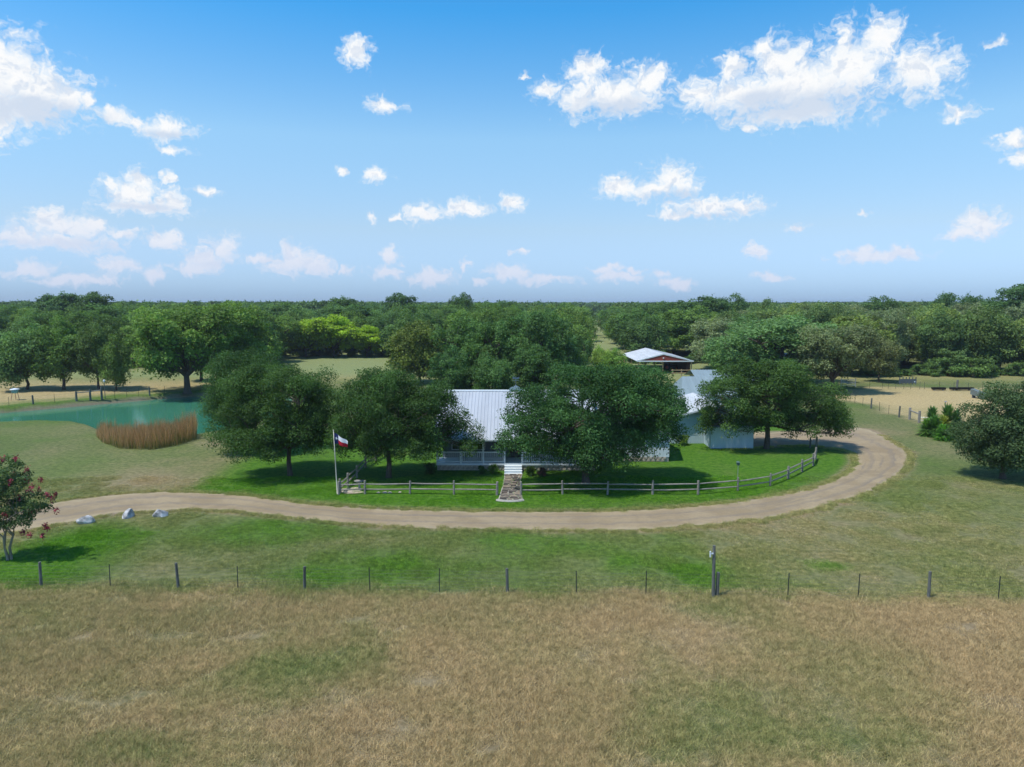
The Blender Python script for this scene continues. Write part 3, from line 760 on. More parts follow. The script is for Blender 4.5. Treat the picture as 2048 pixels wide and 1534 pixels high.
for i in range(2): PROT['layer%d' % i] = tree_meshes('layer%d' % i, rand_lobes(270 + i, 10.5, 11.0, 0.6, 9, 0.7), 0.24, 1.8, 90, 20000, 0.36, 1.25, 280 + i, 0.5, droop=0.25, tri=True)
PROT['bright'] = tree_meshes('bright', rand_lobes(290, 9.5, 10.0, 1.0, 10, 0.8), 0.2, 1.8, 85, 15000, 0.44, 1.05, 291, 0.9, gap=0.8, tri=True)
PROT['shrub'] = tree_meshes('shrub', [(0, 0, 1.5, 2.0, 2.0, 1.4), (1.2, .4, 1.1, 1.3, 1.3, 1.0), (-1.1, -.4, 1.2, 1.4, 1.2, 1.1)], 0.08, 0.5, 26, 4200, 0.26, 0.6, 300, 0.1, tri=True, stems=3)
SIZE = {'round': (11.5, 12.0), 'spread': (16.0, 11.5), 'tall': (7.6, 11.9), 'layer': (12.0, 10.8), 'bright': (10.5, 9.8), 'shrub': (4.8, 3.0)}


def tree_px(name, kind, label, px, Yd, top, wpx, col, group=None, rz=None, base=None):
    """a tree whose crown is centred on a column of the photograph, standing Yd metres off (or where pixel row base meets the ground)"""
    if base is not None: Yd = G(px, base).y
    d = ray(px, 700); x = d.x * Yd / d.y; ht = PY(px, top, Yd).z; wd = wpx * Yd / F
    k = kind.rstrip('0123456789'); w0, h0 = SIZE[k]
    return put_tree(name, PROT[kind], label, (x, Yd, 0), col, R.random() * 6.28 if rz is None else rz, (wd / w0, wd / w0, ht / h0), group)


GR = (0.060, 0.115, 0.034); GR2 = (0.060, 0.100, 0.030); DK = (0.040, 0.080, 0.030); SIL = (0.090, 0.120, 0.070); OLV = (0.058, 0.080, 0.024); YEL = (0.125, 0.180, 0.017)
# behind the house
tree_px('cedar_elm', 'layer0', 'olive-brown elm with leaning trunk at the edge of the far meadow', 838, 125, 634, 150, OLV, base=767)
tree_px('live_oak', 'spread0', 'deep green oak right behind the ridge of the house roof', 955, 108, 640, 190, (0.042, 0.082, 0.029))
tree_px('live_oak', 'spread1', 'broad deep green oak behind the house, left of the red barn', 1076, 104, 626, 190, (0.040, 0.078, 0.030))
tree_px('live_oak', 'round1', 'oak filling the gap between the house and the red barn', 1140, 112, 668, 96, (0.046, 0.086, 0.031))
tree_px('live_oak', 'round2', 'low dark tree close behind the left part of the house roof', 905, 92, 694, 110, (0.040, 0.078, 0.029))
tree_px('live_oak', 'layer1', 'low dark tree close behind the house ridge beside the weathervane', 985, 90, 706, 120, (0.038, 0.074, 0.029))
tree_px('live_oak', 'round0', 'low dark tree close behind the house ridge, right of the weathervane', 1068, 93, 690, 120, (0.036, 0.072, 0.028))
tree_px('hackberry_tree', 'round2', 'light green young tree showing above the largest oak', 1232, 110, 698, 80, (0.085, 0.145, 0.040))
tree_px('hackberry_tree', 'layer1', 'small yellowish tree just left of the red barn roof', 1205, 118, 690, 60, (0.105, 0.150, 0.040))
# left, beyond the pond
tree_px('pecan_tree', 'spread1', 'huge spreading tree at the far end of the pond, trunk forked low', 370, 0, 612, 250, (0.060, 0.104, 0.031), base=785, rz=1.0)
tree_px('pecan_tree', 'round0', 'bright green tree leaning against the right of the huge pond tree', 470, 122, 604, 170, (0.068, 0.112, 0.030))
tree_px('pecan_tree', 'round1', 'tall green tree rising behind the huge pond tree', 400, 128, 603, 140, GR2)
tree_px('pecan_tree', 'layer1', 'drooping tree at the left edge of the dry field beyond the pond', 48, 0, 648, 150, (0.056, 0.096, 0.038), base=779)
tree_px('pecan_tree', 'round2', 'second tree from the left in the dry field, with stout forked trunk', 122, 0, 634, 130, (0.056, 0.098, 0.031), base=779)
tree_px('pecan_tree', 'round0', 'third tree from the left in the dry field, brownish crown', 192, 0, 646, 100, (0.054, 0.084, 0.032), base=779)
tree_px('pecan_tree', 'layer0', 'slim-trunked tree nearest the huge pond tree in the dry field', 228, 0, 662, 82, (0.066, 0.108, 0.040), base=781)
# the bright yellow-green row at the end of the meadow
for px, w, top, lab in ((612, 112, 643, 'leftmost bright yellow-green tree at the far side of the meadow'), (668, 118, 634, 'tallest bright yellow-green tree in the middle of the meadow row'), (734, 100, 654, 'rightmost bright yellow-green tree of the meadow row')):
    tree_px('chinaberry_tree', 'bright', lab, px, 186, top, w, YEL, 'bright trees across the meadow')
# right of the barn
tree_px('live_oak', 'spread0', 'great rounded oak in the paddock right behind the pale sheds', 1560, 122, 636, 300, (0.060, 0.104, 0.046), rz=2.0)
tree_px('live_oak', 'spread1', 'silvery moss-hung oak at the left of the paddock', 1668, 112, 650, 190, (0.072, 0.092, 0.058), rz=0.4)
tree_px('live_oak', 'layer1', 'straggly leaning oak standing alone at the paddock edge', 1762, 0, 668, 90, (0.062, 0.074, 0.040), base=764)
tree_px('live_oak', 'round1', 'small oak behind the pale sheds, left of the great rounded oak', 1452, 132, 676, 110, (0.055, 0.102, 0.040))
# skyline trees
for px, Yd, top, w, kind, lab in ((130, 210, 584, 90, 'tall0', 'airy tall tree on the skyline at the far left'), (192, 205, 587, 80, 'tall1', 'second airy tall tree on the skyline at the far left'),
                                  (690, 240, 593, 70, 'tall0', 'thin-topped tall tree on the skyline above the bright meadow row'), (802, 230, 589, 66, 'tall1', 'dark tall tree on the skyline above the elm'),
                                  (925, 215, 586, 70, 'round0', 'round-headed tree standing alone above the skyline in the middle'), (1400, 205, 589, 130, 'round1', 'broad treetop on the skyline right of the red barn'),
                                  (1465, 210, 589, 110, 'round2', 'broad treetop on the skyline above the great rounded oak'), (1530, 200, 592, 90, 'layer0', 'feathery treetop on the skyline above the silvery oak'),
                                  (1770, 215, 592, 90, 'round0', 'dark flat treetop on the skyline above the lone paddock oak'), (2030, 190, 572, 110, 'tall1', 'tallest tree on the skyline at the right edge'),
                                  (1910, 210, 590, 120, 'spread0', 'low wide treetop on the skyline right of the paddock')):
    tree_px('skyline_tree', kind, lab, px, Yd, top, w, (0.040, 0.072, 0.030) if kind != 'layer0' else (0.058, 0.092, 0.038))

# the woods: every tree that can be told apart is one object, the rest beyond is one mass
def clear(x, y): return bool(clear_np(np.array(x, float), np.array(y, float)))


kinds = ['round0', 'round1', 'round2', 'spread0', 'spread1', 'layer0', 'layer1', 'tall0']
spots = []
g = np.random.default_rng(5)
for _ in range(60000):
    if len(spots) >= 285: break
    y = 134 + 175 * g.random() ** 1.25; x = (g.random() * 2 - 1) * 0.76 * y
    if clear(x, y): continue
    sp = 7.2 + (y - 134) * 0.034
    if any((x - a) ** 2 + (y - b) ** 2 < sp * sp for a, b in spots): continue
    spots.append((x, y))
GROUPS = [(560, 'trees of the left wood'), (1170, 'trees of the middle wood'), (1440, 'trees of the wood behind the barn'), (9999, 'trees of the right wood')]
PLACE = [(70, 'above the barrel feeder'), (160, 'above the forked field tree'), (250, 'above the slim field tree'), (420, 'above the huge pond tree'), (560, 'right of the huge pond tree'), (690, 'above the bright meadow row'),
         (770, 'above the last meadow tree'), (860, 'above the leaning elm'), (960, 'above the left of the house'), (1060, 'above the porch steps'), (1160, 'above the largest oak'), (1270, 'left of the red barn'),
         (1390, 'above the red barn'), (1500, 'above the pale sheds'), (1620, 'above the great rounded oak'), (1720, 'above the silvery oak'), (1800, 'above the lone paddock oak'), (1880, 'above the hay feeder'), (1950, 'above the long trough'), (9999, 'above the right-edge oak')]
def place(px): return next(t for lim, t in PLACE if px < lim)
for x, y in spots:
    px = 1024 + F * x / y
    _, grp = next(q for q in GROUPS if px < q[0])
    kd = kinds[int(g.integers(0, 8))]
    ht = 10.2 + 3.6 * g.random() + (0.8 if y > 220 or px > 1800 else 0); w0, h0 = SIZE[kd.rstrip('0123')]; wd = 11.0 + 6.0 * g.random() + (y - 134) * 0.03
    ci_ = int(g.integers(0, 5))
    if px > 1440: c, tone = [(0.070, 0.096, 0.048), (0.060, 0.088, 0.038), (0.084, 0.104, 0.066), (0.054, 0.084, 0.034), (0.074, 0.102, 0.036)][ci_], ('grey-green', 'mid-green', 'silvery', 'dark green', 'yellowish')[ci_]
    else: c, tone = [(0.046, 0.082, 0.028), (0.058, 0.100, 0.029), (0.040, 0.074, 0.030), (0.070, 0.110, 0.032), (0.050, 0.088, 0.036)][ci_], ('green', 'fresh-green', 'dark green', 'light green', 'bluish')[ci_]
    row = 'at the wood edge' if y < 162 else 'just inside the wood' if y < 195 else 'deep in the wood' if y < 230 else 'far back in the wood' if y < 268 else 'at the back of the wood'
    lab = '%s %s tree %s %s' % (tone, {'round': 'round-headed', 'spread': 'broad', 'layer': 'drooping', 'tall': 'slender'}[kd[:-1]], row, place(px))
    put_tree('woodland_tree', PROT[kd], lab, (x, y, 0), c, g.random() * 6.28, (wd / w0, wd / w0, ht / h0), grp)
# thicket along the feet of the woods
sp2 = []
for px0, px1, base, k in ((1745, 2080, 753, 22), (1215, 1420, 728, 12), (555, 780, 712, 14), (-60, 250, 744, 10)):
    for i in range(k):
        px = px0 + (px1 - px0) * (i + g.random()) / k; p = G(px, base + g.random() * 3); s = 0.4 + 0.9 * g.random() ** 2; p.y += 1 + 5 * g.random()
        put_tree('undergrowth_shrub', PROT['shrub'], ('low ', 'small ', 'middling ', 'tall ', 'bushy ')[min(4, int((s - .4) / .16))] + {1745: 'shrub by the right wood ', 1215: 'shrub by the barn wood ', 555: 'shrub across the meadow ', -60: 'shrub behind the dry field '}[px0] + place(px).replace('above', 'near'),
                 p, (0.05, 0.085, 0.032), g.random() * 6, (s * 1.2, s * 1.2, s), {1745: 'shrubs of the right wood', 1215: 'shrubs of the barn wood', 555: 'shrubs below the meadow row', -60: 'shrubs of the left wood'}[px0], 'shrub')

FAR = []
for k in range(3):
    FC = [(0.054, 0.096, 0.036), (0.068, 0.108, 0.038), (0.048, 0.088, 0.038)][k]
    a, b = tree_meshes('far%d' % k, rand_lobes(400 + k, 11.5, 12.0, 0.3, 8), 0.25, 2, 60, 3600, 0.9, 1.35, 410 + k, 0.2, tri=True, crown_mat=leaf_mat('far leaves %d' % k, 0.2, 0.15, 0.4, FC))
    o = bpy.data.objects.new('far_tree', b); FAR.append(o)
fx, fyy, fs = [], [], []
for y0, y1, stp in ((300, 520, 10.0), (520, 900, 14.0), (900, 1600, 24.0), (1600, 2800, 42.0)):
    yy = y0
    while yy < y1:
        m_ = int(1.7 * yy / stp); xx = (np.arange(m_) - m_ / 2 + g.random(m_) * 0.9) * stp; y_ = yy + g.random(m_) * stp
        keep = np.array([not clear(a, b) for a, b in zip(xx, y_)]) & (g.random(m_) < 0.9)
        fx.append(xx[keep]); fyy.append(y_[keep]); fs.append(np.full(keep.sum(), stp / 10.0)); yy += stp * 0.9
fx, fyy, fs = map(np.concatenate, (fx, fyy, fs)); kf = len(fx)
hz = 0.74 + 0.30 * g.random(kf) + 0.35 * fbm(fx / 90, fyy / 160, 91, 3) + np.where(fyy > 900, 0.06, 0) + np.where(fyy > 1600, 0.06, 0); wz = np.clip(fs, 1, 2.6) * (0.85 + 0.4 * g.random(kf))
fw = scatter('far_woodland', np.column_stack([fx, fyy, np.zeros(kf)]), g.random(kf) * 6.28, np.column_stack([wz, wz, hz]), FAR, g.integers(0, 3, kf))
stuff(tag(fw, 'far flat woodland reaching to the horizon', 'woodland'))

# ------------------------------------------------------------------ house
def ribbed_slope(mb, x0, x1, ya, za, yb, zb, pitch=0.30, rib=0.035, wid=0.06, th=0.04):
    """a roof sheet between the eave line (ya, za) and the ridge line (yb, zb), ribs run up the slope"""
    nrm = Vector((0, -(zb - za), (yb - ya))).normalized() if yb > ya else Vector((0, (zb - za), (ya - yb))).normalized()
    prof = []; x = x0
    while x < x1 - pitch * 0.6:
        prof += [(x, 0), (x + pitch - 2 * wid, 0), (x + pitch - 1.5 * wid, rib), (x + pitch - 0.5 * wid, rib)]; x += pitch
    prof.append((x1, 0))
    vs = []
    for q, h in prof:
        for (yy, zz_) in ((ya, za), (yb, zb)):
            vs.append(Vector((q, yy, zz_)) + nrm * h)
    fs = [(2 * i, 2 * i + 2, 2 * i + 3, 2 * i + 1) for i in range(len(prof) - 1)]
    mb.add(vs, fs)
    dn = -nrm * th
    mb.add([Vector((x0, ya, za)) + dn, Vector((x1, ya, za)) + dn, Vector((x1, yb, zb)) + dn, Vector((x0, yb, zb)) + dn], [(0, 3, 2, 1)])
    mb.add([Vector((x0, ya, za)) + dn, Vector((x1, ya, za)) + dn, Vector((x1, ya, za)), Vector((x0, ya, za))], [(0, 1, 2, 3)])
    return mb


def window(parent, x0, x1, y, z0, z1, out=-1):
    f = MB()
    for a in ((x0 - .06, x0, z0 - .06, z1 + .06), (x1, x1 + .06, z0 - .06, z1 + .06)): f.box(a[0], a[1], y + out * .04, y, a[2], a[3])
    f.box(x0, x1, y + out * .04, y, z0 - .06, z0); f.box(x0, x1, y + out * .04, y, z1, z1 + .06)
    f.box(x0, x1, y + out * .035, y, (z0 + z1) / 2 - .02, (z0 + z1) / 2 + .02)
    w = f.build('window', M_WHITE, parent)
    MB().add([(x0, y + out * .012, z0), (x1, y + out * .012, z0), (x1, y + out * .012, z1), (x0, y + out * .012, z1)], [(0, 1, 2, 3)]).build('pane', M_GLASS, w)
    return w


def siding_wall(mb, x0, x1, y0, y1, z0, z1, step=0.3):
    """walls of a box with vertical battens"""
    mb.box(x0, x1, y0, y1, z0, z1)
    x = x0 + step / 2
    while x < x1: mb.box(x - .02, x + .02, y0 - .018, y0, z0 + .003, z1 - .003); x += step
    y = y0 + step / 2
    while y < y1:
        mb.box(x1, x1 + .018, y - .02, y + .02, z0 + .003, z1 - .003); mb.box(x0 - .018, x0, y - .02, y + .02, z0 + .003, z1 - .003); y += step
    return mb


house = thing('farmhouse', 'long white farmhouse with pale ribbed metal roof and railed front porch', 'house', (0, 0, 0))
HX0, HX1, PYF, WY, RY, BY = -6.35, 7.2, 58.6, 61.0, 65.2, 71.6
FL = 0.62
siding_wall(MB(), HX0 + .35, HX1, WY, BY, 0.45, 3.0).build('wall', simple('shade-darkened siding', (.13, .165, .185), .6, var=.1), house)  # the porch's shade is put into the colour of this whole block
gb = MB()
for gxx in (HX0 + .35, HX1 - .12): gb.add([(gxx, WY, 3.0), (gxx + .12, WY, 3.0), (gxx, BY, 3.0), (gxx + .12, BY, 3.0), (gxx, RY, 5.75), (gxx + .12, RY, 5.75)], [(0, 2, 4), (1, 5, 3), (0, 4, 5, 1), (2, 3, 5, 4)])
gb.build('gable', M_WHITE, house)
rf = MB(); ribbed_slope(rf, HX0 - .25, HX1 + .1, PYF - .35, 2.72, RY, 5.92); ribbed_slope(rf, HX0 - .25, HX1 + .1, BY + .5, 2.72, RY, 5.92)
roof = rf.build('roof', M_ROOF, house)
MB().tube([(HX0 - .27, RY, 5.95), (HX1 + .12, RY, 5.95)], 0.10, 8).build('ridge_cap', M_WHITE, roof)
MB().box(HX0 - .25, HX1 + .1, PYF - .46, PYF - .36, 2.62, 2.74).build('gutter', M_WHITE, roof)
MB().box(HX0 - .2, HX1 + .05, PYF - .3, WY, 2.52, 2.56).build('porch_ceiling', M_BLUEWHITE, house)
# cupola with a weathervane behind the ridge
cu = MB(); cxx = 0.35
cu.box(cxx - .4, cxx + .4, RY + .05, RY + .85, 5.5, 6.05).add([(cxx - .62, RY - .17, 6.05), (cxx + .62, RY - .17, 6.05), (cxx + .62, RY + 1.07, 6.05), (cxx - .62, RY + 1.07, 6.05), (cxx, RY + .45, 6.42)], [(0, 1, 4), (1, 2, 4), (2, 3, 4), (3, 0, 4), (0, 3, 2, 1)])
cup = cu.build('cupola', simple('slate blue paint', (0.10, 0.15, 0.19), 0.6), house)
wv_ = MB().tube([(cxx, RY + .45, 6.4), (cxx, RY + .45, 7.25)], 0.025).tube([(cxx - .3, RY + .45, 6.85), (cxx + .3, RY + .45, 6.85)], 0.02).add([(cxx - .28, RY + .44, 7.0), (cxx + .28, RY + .44, 7.0), (cxx + .34, RY + .44, 7.2), (cxx, RY + .44, 7.1), (cxx - .3, RY + .44, 7.25)], [(0, 1, 2, 3, 4)])
wv_.build('weathervane', MATS['slate blue paint'], cup)
# porch deck, foundation, posts, rails
MB().box(HX0, HX1, PYF, WY, FL - .16, FL).build('porch_floor', M_WHITE, house)
fnd = MB().box(HX0 + .05, HX1 - .05, PYF + .12, WY, -.1, FL - .16).build('foundation', M_MORTAR, house)
stone_v = []
for i in range(3):
    m = MB(); g_ = random.Random(i); w, h = .19, .12
    m.add([(-w * g_.uniform(.85, 1), 0, -h), (w * g_.uniform(.85, 1), 0, -h), (w * g_.uniform(.85, 1), 0, h), (-w * g_.uniform(.85, 1), 0, h), (-w * .75, -.07, -h * .7), (w * .75, -.07, -h * .7), (w * .75, -.07, h * .7), (-w * .75, -.07, h * .7)],
          [(4, 5, 6, 7), (0, 1, 5, 4), (1, 2, 6, 5), (2, 3, 7, 6), (3, 0, 4, 7)]); stone_v.append(m.mesh('stone', M_STONE))
x = HX0 + .25; i = 0
while x < HX1 - .2:
    for r_ in range(2):
        o = link('stone', stone_v[(i + r_ * 2) % 3], fnd, (x + (.2 if r_ else 0), PYF + .12, .11 + r_ * .25)); i += 1
    x += .42
PX = [HX0 + .06, -4.3, -2.42, -0.62, 0.85, 2.9, 5.0, HX1 - .06]
for k, x in enumerate(PX):
    tallp = k in (0, 2, 4, 5, 6, 7, 3)
    MB().box(x - .065, x + .065, PYF + .05, PYF + .18, FL, 2.6 if tallp else FL + 1.02).build('porch_post', M_WHITE, house)
bal = MB().box(-.022, .022, -.022, .022, FL + .16, FL + .90).mesh('baluster', M_WHITE)
for k in range(len(PX) - 1):
    if k == 3: continue                                       # the steps
    a, b = PX[k] + .065, PX[k + 1] - .065
    rl = MB().box(a, b, PYF + .06, PYF + .17, FL + .90, FL + .98).build('rail', M_WHITE, house)
    MB().box(a, b, PYF + .08, PYF + .15, FL + .08, FL + .16).build('rail', M_WHITE, house)
    m_ = int((b - a) / .155)
    for j in range(m_): link('baluster', bal, rl, (a + (b - a) * (j + .5) / m_, PYF + .115, 0))
for k in range(4):
    st = MB().box(-.60, .80, PYF - .32 * (k + 1), PYF - .32 * k - .003, 0.0, FL - .14 * (k + 1) - .04).build('step', M_WHITE, house)
    MB().box(-.64, .84, PYF - .32 * (k + 1) - .03, PYF - .32 * k - .005, FL - .14 * (k + 1) - .038, FL - .14 * (k + 1)).build('tread', M_WHITE, st)
for x0, x1 in ((-5.2, -4.2), (-3.4, -2.4), (2.2, 3.2), (4.4, 5.4)): window(house, x0, x1, WY - .02, 1.35, 2.4)
dr = MB().box(-.35, .6, WY - .06, WY - .002, FL, FL + 2.0).build('door', simple('dark door', (0.06, 0.07, 0.075), 0.5), house)
MB().tube([(.48, WY - .1, FL + 1.0), (.48, WY - .06, FL + 1.0)], 0.035).build('door_knob', M_STEEL, dr)
# right wing
WX0, WX1, WF = 7.2, 13.95, 62.0
siding_wall(MB(), WX0 + .01, WX1, WF, 71.0, 0.42, 2.98).build('wall', M_WHITE, house)
MB().add([(WX1 - .12, WF, 2.98), (WX1, WF, 2.98), (WX1 - .12, 71, 2.98), (WX1, 71, 2.98), (WX1 - .12, 66.5, 4.9), (WX1, 66.5, 4.9)], [(0, 2, 4), (1, 5, 3), (0, 4, 5, 1), (2, 3, 5, 4)]).build('gable', M_WHITE, house)
rf = MB(); ribbed_slope(rf, WX0 + .11, WX1 + .12, WF - .25, 2.94, 66.5, 5.0); ribbed_slope(rf, WX0 + .11, WX1 + .12, 71.3, 2.9, 66.5, 5.0)
wr = rf.build('roof', M_ROOF, house); MB().box(WX0 + .1, WX1 + .12, WF - .36, WF - .26, 2.84, 2.96).build('gutter', M_WHITE, wr)
wf = MB().box(WX0 + .03, WX1 - .03, WF + .03, 70.9, -.1, .42).build('foundation', M_MORTAR, house)
x = WX0 + .3; i = 0
while x < WX1 - .2:
    link('stone', stone_v[i % 3], wf, (x, WF + .03, .12)); link('stone', stone_v[(i + 1) % 3], wf, (x + .16, WF + .03, .33)); i += 1; x += .42
for x0, x1 in ((8.2, 9.2), (10.8, 11.8)): window(house, x0, x1, WF - .02, 1.35, 2.45)

# flagstone path from the steps to the verge
path = struct(link('garden_path', None))
path.empty_display_size = 0.3
pl = [(PYF - 1.30, -.62, .86), (55.6, -.66, .72), (53.6, -.74, .68), (51.6, -.86, .72), (50.0, -.98, .76), (49.3, -1.02, .74)]
pbv, pbf = [], []
for y, a, b in pl: pbv += [(a, y, .012), (b, y, .012)]
pbf = [(2 * i, 2 * i + 1, 2 * i + 3, 2 * i + 2) for i in range(len(pl) - 1)]
MB().add(pbv, pbf).build('path_bed', M_MORTAR, path)
g_ = random.Random(4); y = PYF - 1.45
MST = [simple('path stone %d' % k, c, 0.9, var=0.35, scale=4, bump=0.5) for k, c in enumerate([(.22, .18, .135), (.11, .09, .075), (.065, .057, .05), (.17, .145, .12)])]
while y > 49.6:
    hgt = g_.uniform(.26, .5)
    a = np.interp(-y, [-q[0] for q in pl], [q[1] for q in pl]) + .04; b = np.interp(-y, [-q[0] for q in pl], [q[2] for q in pl]) - .04
    x = a
    while x < b - .12:
        w = min(g_.uniform(.28, .75), b - x); z = .05 + g_.uniform(0, .05); e = lambda: g_.uniform(.0, .05)
        c = [(x + .02 + e(), y - hgt + .02 + e()), (x + w - .02 - e(), y - hgt + .02 + e()), (x + w - .02 - e(), y - .02 - e()), (x + .02 + e(), y - .02 - e())]
        MB().add([(p, q, .0) for p, q in c] + [(p, q, z + g_.uniform(-.012, .012)) for p, q in c], [(4, 5, 6, 7), (0, 1, 5, 4), (1, 2, 6, 5), (2, 3, 7, 6), (3, 0, 4, 7)]).build('stone', MST[g_.choice([0, 0, 1, 1, 2, 3])], path)
        x += w
    y -= hgt
apr = MB().tube([(-1.1, 49.45, .02), (-.6, 49.22, .02), (-.1, 49.15, .02), (.4, 49.22, .02), (.82, 49.45, .02)], .12, 6).build('kerb', M_MORTAR, path)
apr.scale = (1, 1, 1)

# planting bed along the porch
for k, (px, py, s, c, lab) in enumerate(((985, 946, .22, (.08, .14, .03), 'low yellow-flowered bush left of the porch steps'), (962, 948, .2, (.05, .09, .03), 'small dark bush under the porch rail'), (860, 948, .28, (.035, .06, .025), 'dark bush at the left corner of the porch'),
                                        (1062, 950, .22, (.06, .10, .035), 'bush just right of the porch steps'), (1085, 951, .2, (.10, .05, .05), 'reddish bush in the bed right of the steps'), (1366, 889, .30, (.10, .16, .03), 'light green bush at the corner of the pale shed'))):
    put_tree('garden_bush', PROT['shrub'], lab, G(px, py), c, k, (s, s, s * 1.1), None, 'bush')

# ------------------------------------------------------------------ outbuildings
def gable_y(mb, x0, x1, xm, y0, y1, ze, zr, over=.3, th=.05, pitch=.32):
    """two roof slopes whose ridge runs along Y"""
    for xa in (x0, x1):
        s = 1 if xa == x0 else -1
        nrm = Vector((-(zr - ze) * s, 0, abs(xm - xa))).normalized(); y = y0; prof = []
        while y < y1 - pitch * .5: prof += [(y, 0), (y + pitch - .10, 0), (y + pitch - .075, .03), (y + pitch - .025, .03)]; y += pitch
        prof.append((y1, 0)); vs = []
        for q, h in prof: vs += [Vector((xa, q, ze)) + nrm * h, Vector((xm, q, zr)) + nrm * h]
        mb.add(vs, [(2 * i, 2 * i + 1, 2 * i + 3, 2 * i + 2) for i in range(len(prof) - 1)])
        dn = -nrm * th; c = [Vector((xa, y0, ze)), Vector((xm, y0, zr)), Vector((xm, y1, zr)), Vector((xa, y1, ze))]
        mb.add([p + dn for p in c], [(0, 1, 2, 3)]); mb.add([c[0], c[1], c[1] + dn, c[0] + dn], [(0, 1, 2, 3)]); mb.add([c[0], c[3], c[3] + dn, c[0] + dn], [(0, 1, 2, 3)])
    return mb


gar = thing('pale_shed', 'pale blue gable-fronted shed with bright white metal roof beside the house', 'shed', (0, 0, 0))
GX0, GX1, GY0, GY1 = 16.0, 23.6, 70.3, 79.0; GM = (GX0 + GX1) / 2 + .6
siding_wall(MB(), GX0, GX1, GY0, GY1, 0.0, 2.62, .25).build('wall', M_BLUEWHITE, gar)
MB().add([(GX0, GY0, 2.62), (GX1, GY0, 2.62), (GM, GY0, 3.86), (GX0, GY0 + .12, 2.62), (GX1, GY0 + .12, 2.62), (GM, GY0 + .12, 3.86)], [(0, 1, 2), (3, 5, 4), (0, 2, 5, 3), (1, 4, 5, 2)]).build('gable', M_BLUEWHITE, gar)
grf = gable_y(MB(), GX0 - .35, GX1 + .35, GM, GY0 - .45, GY1 + .3, 2.62, 3.98).build('roof', M_ROOF, gar)
for a in (GX0 - .35, GX1 + .35): MB().beam((a, GY0 - .47, 2.55), (GM, GY0 - .47, 3.91), .04, .16).build('fascia', M_WHITE, grf)
MB().box(17.0, 18.6, GY0 - .03, GY0 - .02, .9, 1.9) .build('hatch', M_BLUEWHITE, gar)
lean = thing('box_shed', 'low flat-topped blue-grey shed in tree shade before the gabled shed', 'shed', (0, 0, 0))
siding_wall(MB(), 19.25, 23.35, 67.7, 70.25, 0.02, 2.05, .22).build('wall', M_BLUEWHITE, lean)
MB().add([(19.05, 67.5, 2.07), (23.55, 67.5, 2.07), (23.55, 70.28, 2.32), (19.05, 70.28, 2.32), (19.05, 67.5, 2.13), (23.55, 67.5, 2.13), (23.55, 70.28, 2.38), (19.05, 70.28, 2.38)], [(0, 3, 2, 1), (4, 5, 6, 7), (0, 1, 5, 4), (1, 2, 6, 5), (2, 3, 7, 6), (3, 0, 4, 7)]).build('roof', M_ROOF_GREY, lean)

sh = thing('grey_roofed_shed', 'shed with grey-blue hipped metal roof behind the gabled shed', 'shed', (0, 0, 0))
a0, a1 = PY(1357, 778, 89), PY(1452, 792, 86)
sx0, sx1, sy0, sy1 = 21.2, 28.5, 88.0, 95.5
siding_wall(MB(), sx0 + .3, sx1 - .3, sy0 + .4, sy1 - .4, 0, 2.55, .3).build('wall', M_BLUEWHITE, sh)
ymid = 91.8
m = MB(); ribbed_slope(m, sx0 + .9, sx1, sy0, 2.62, ymid, 4.55, .4); ribbed_slope(m, sx0 + .9, sx1, sy1, 2.62, ymid, 4.55, .4)
m.add([(sx0, sy0, 2.6), (sx0 + .9, ymid, 4.55), (sx0, sy1, 2.6)], [(0, 1, 2)]); m.add([(sx0, sy0, 2.6), (sx0 + .9, sy0, 2.6), (sx0 + .9, ymid, 4.55)], [(0, 1, 2)])
sr = m.build('roof', M_ROOF_GREY, sh); MB().box(sx0, sx1, sy0 - .12, sy0 - .02, 2.42, 2.62).build('gutter', simple('dark gutter', (.16, .18, .19), .5), sr)
sh2 = thing('white_roofed_shed', 'shed with light sloping metal roof behind the grey-roofed shed', 'shed', (0, 0, 0))
siding_wall(MB(), 28.0, 36.5, 104.5, 111.5, 0, 2.7, .3).build('wall', M_BLUEWHITE, sh2)
m = MB(); ribbed_slope(m, 27.2, 37.0, 104.0, 2.75, 108, 3.9, .4); ribbed_slope(m, 27.2, 37.0, 112.0, 2.75, 108, 3.9, .4); m.build('roof', M_ROOF_GREY, sh2)
sh3 = thing('far_white_shed', 'farthest white metal roof glimpsed through the oak at the turnaround', 'shed', (0, 0, 0))
siding_wall(MB(), 40.0, 50.0, 126.5, 133.5, 0, 3.3, .3).build('wall', M_WHITE, sh3)
m = MB(); ribbed_slope(m, 39.5, 50.5, 126.0, 3.3, 130, 4.9, .4); ribbed_slope(m, 39.5, 50.5, 134.0, 3.3, 130, 4.9, .4); m.build('roof', M_ROOF, sh3)

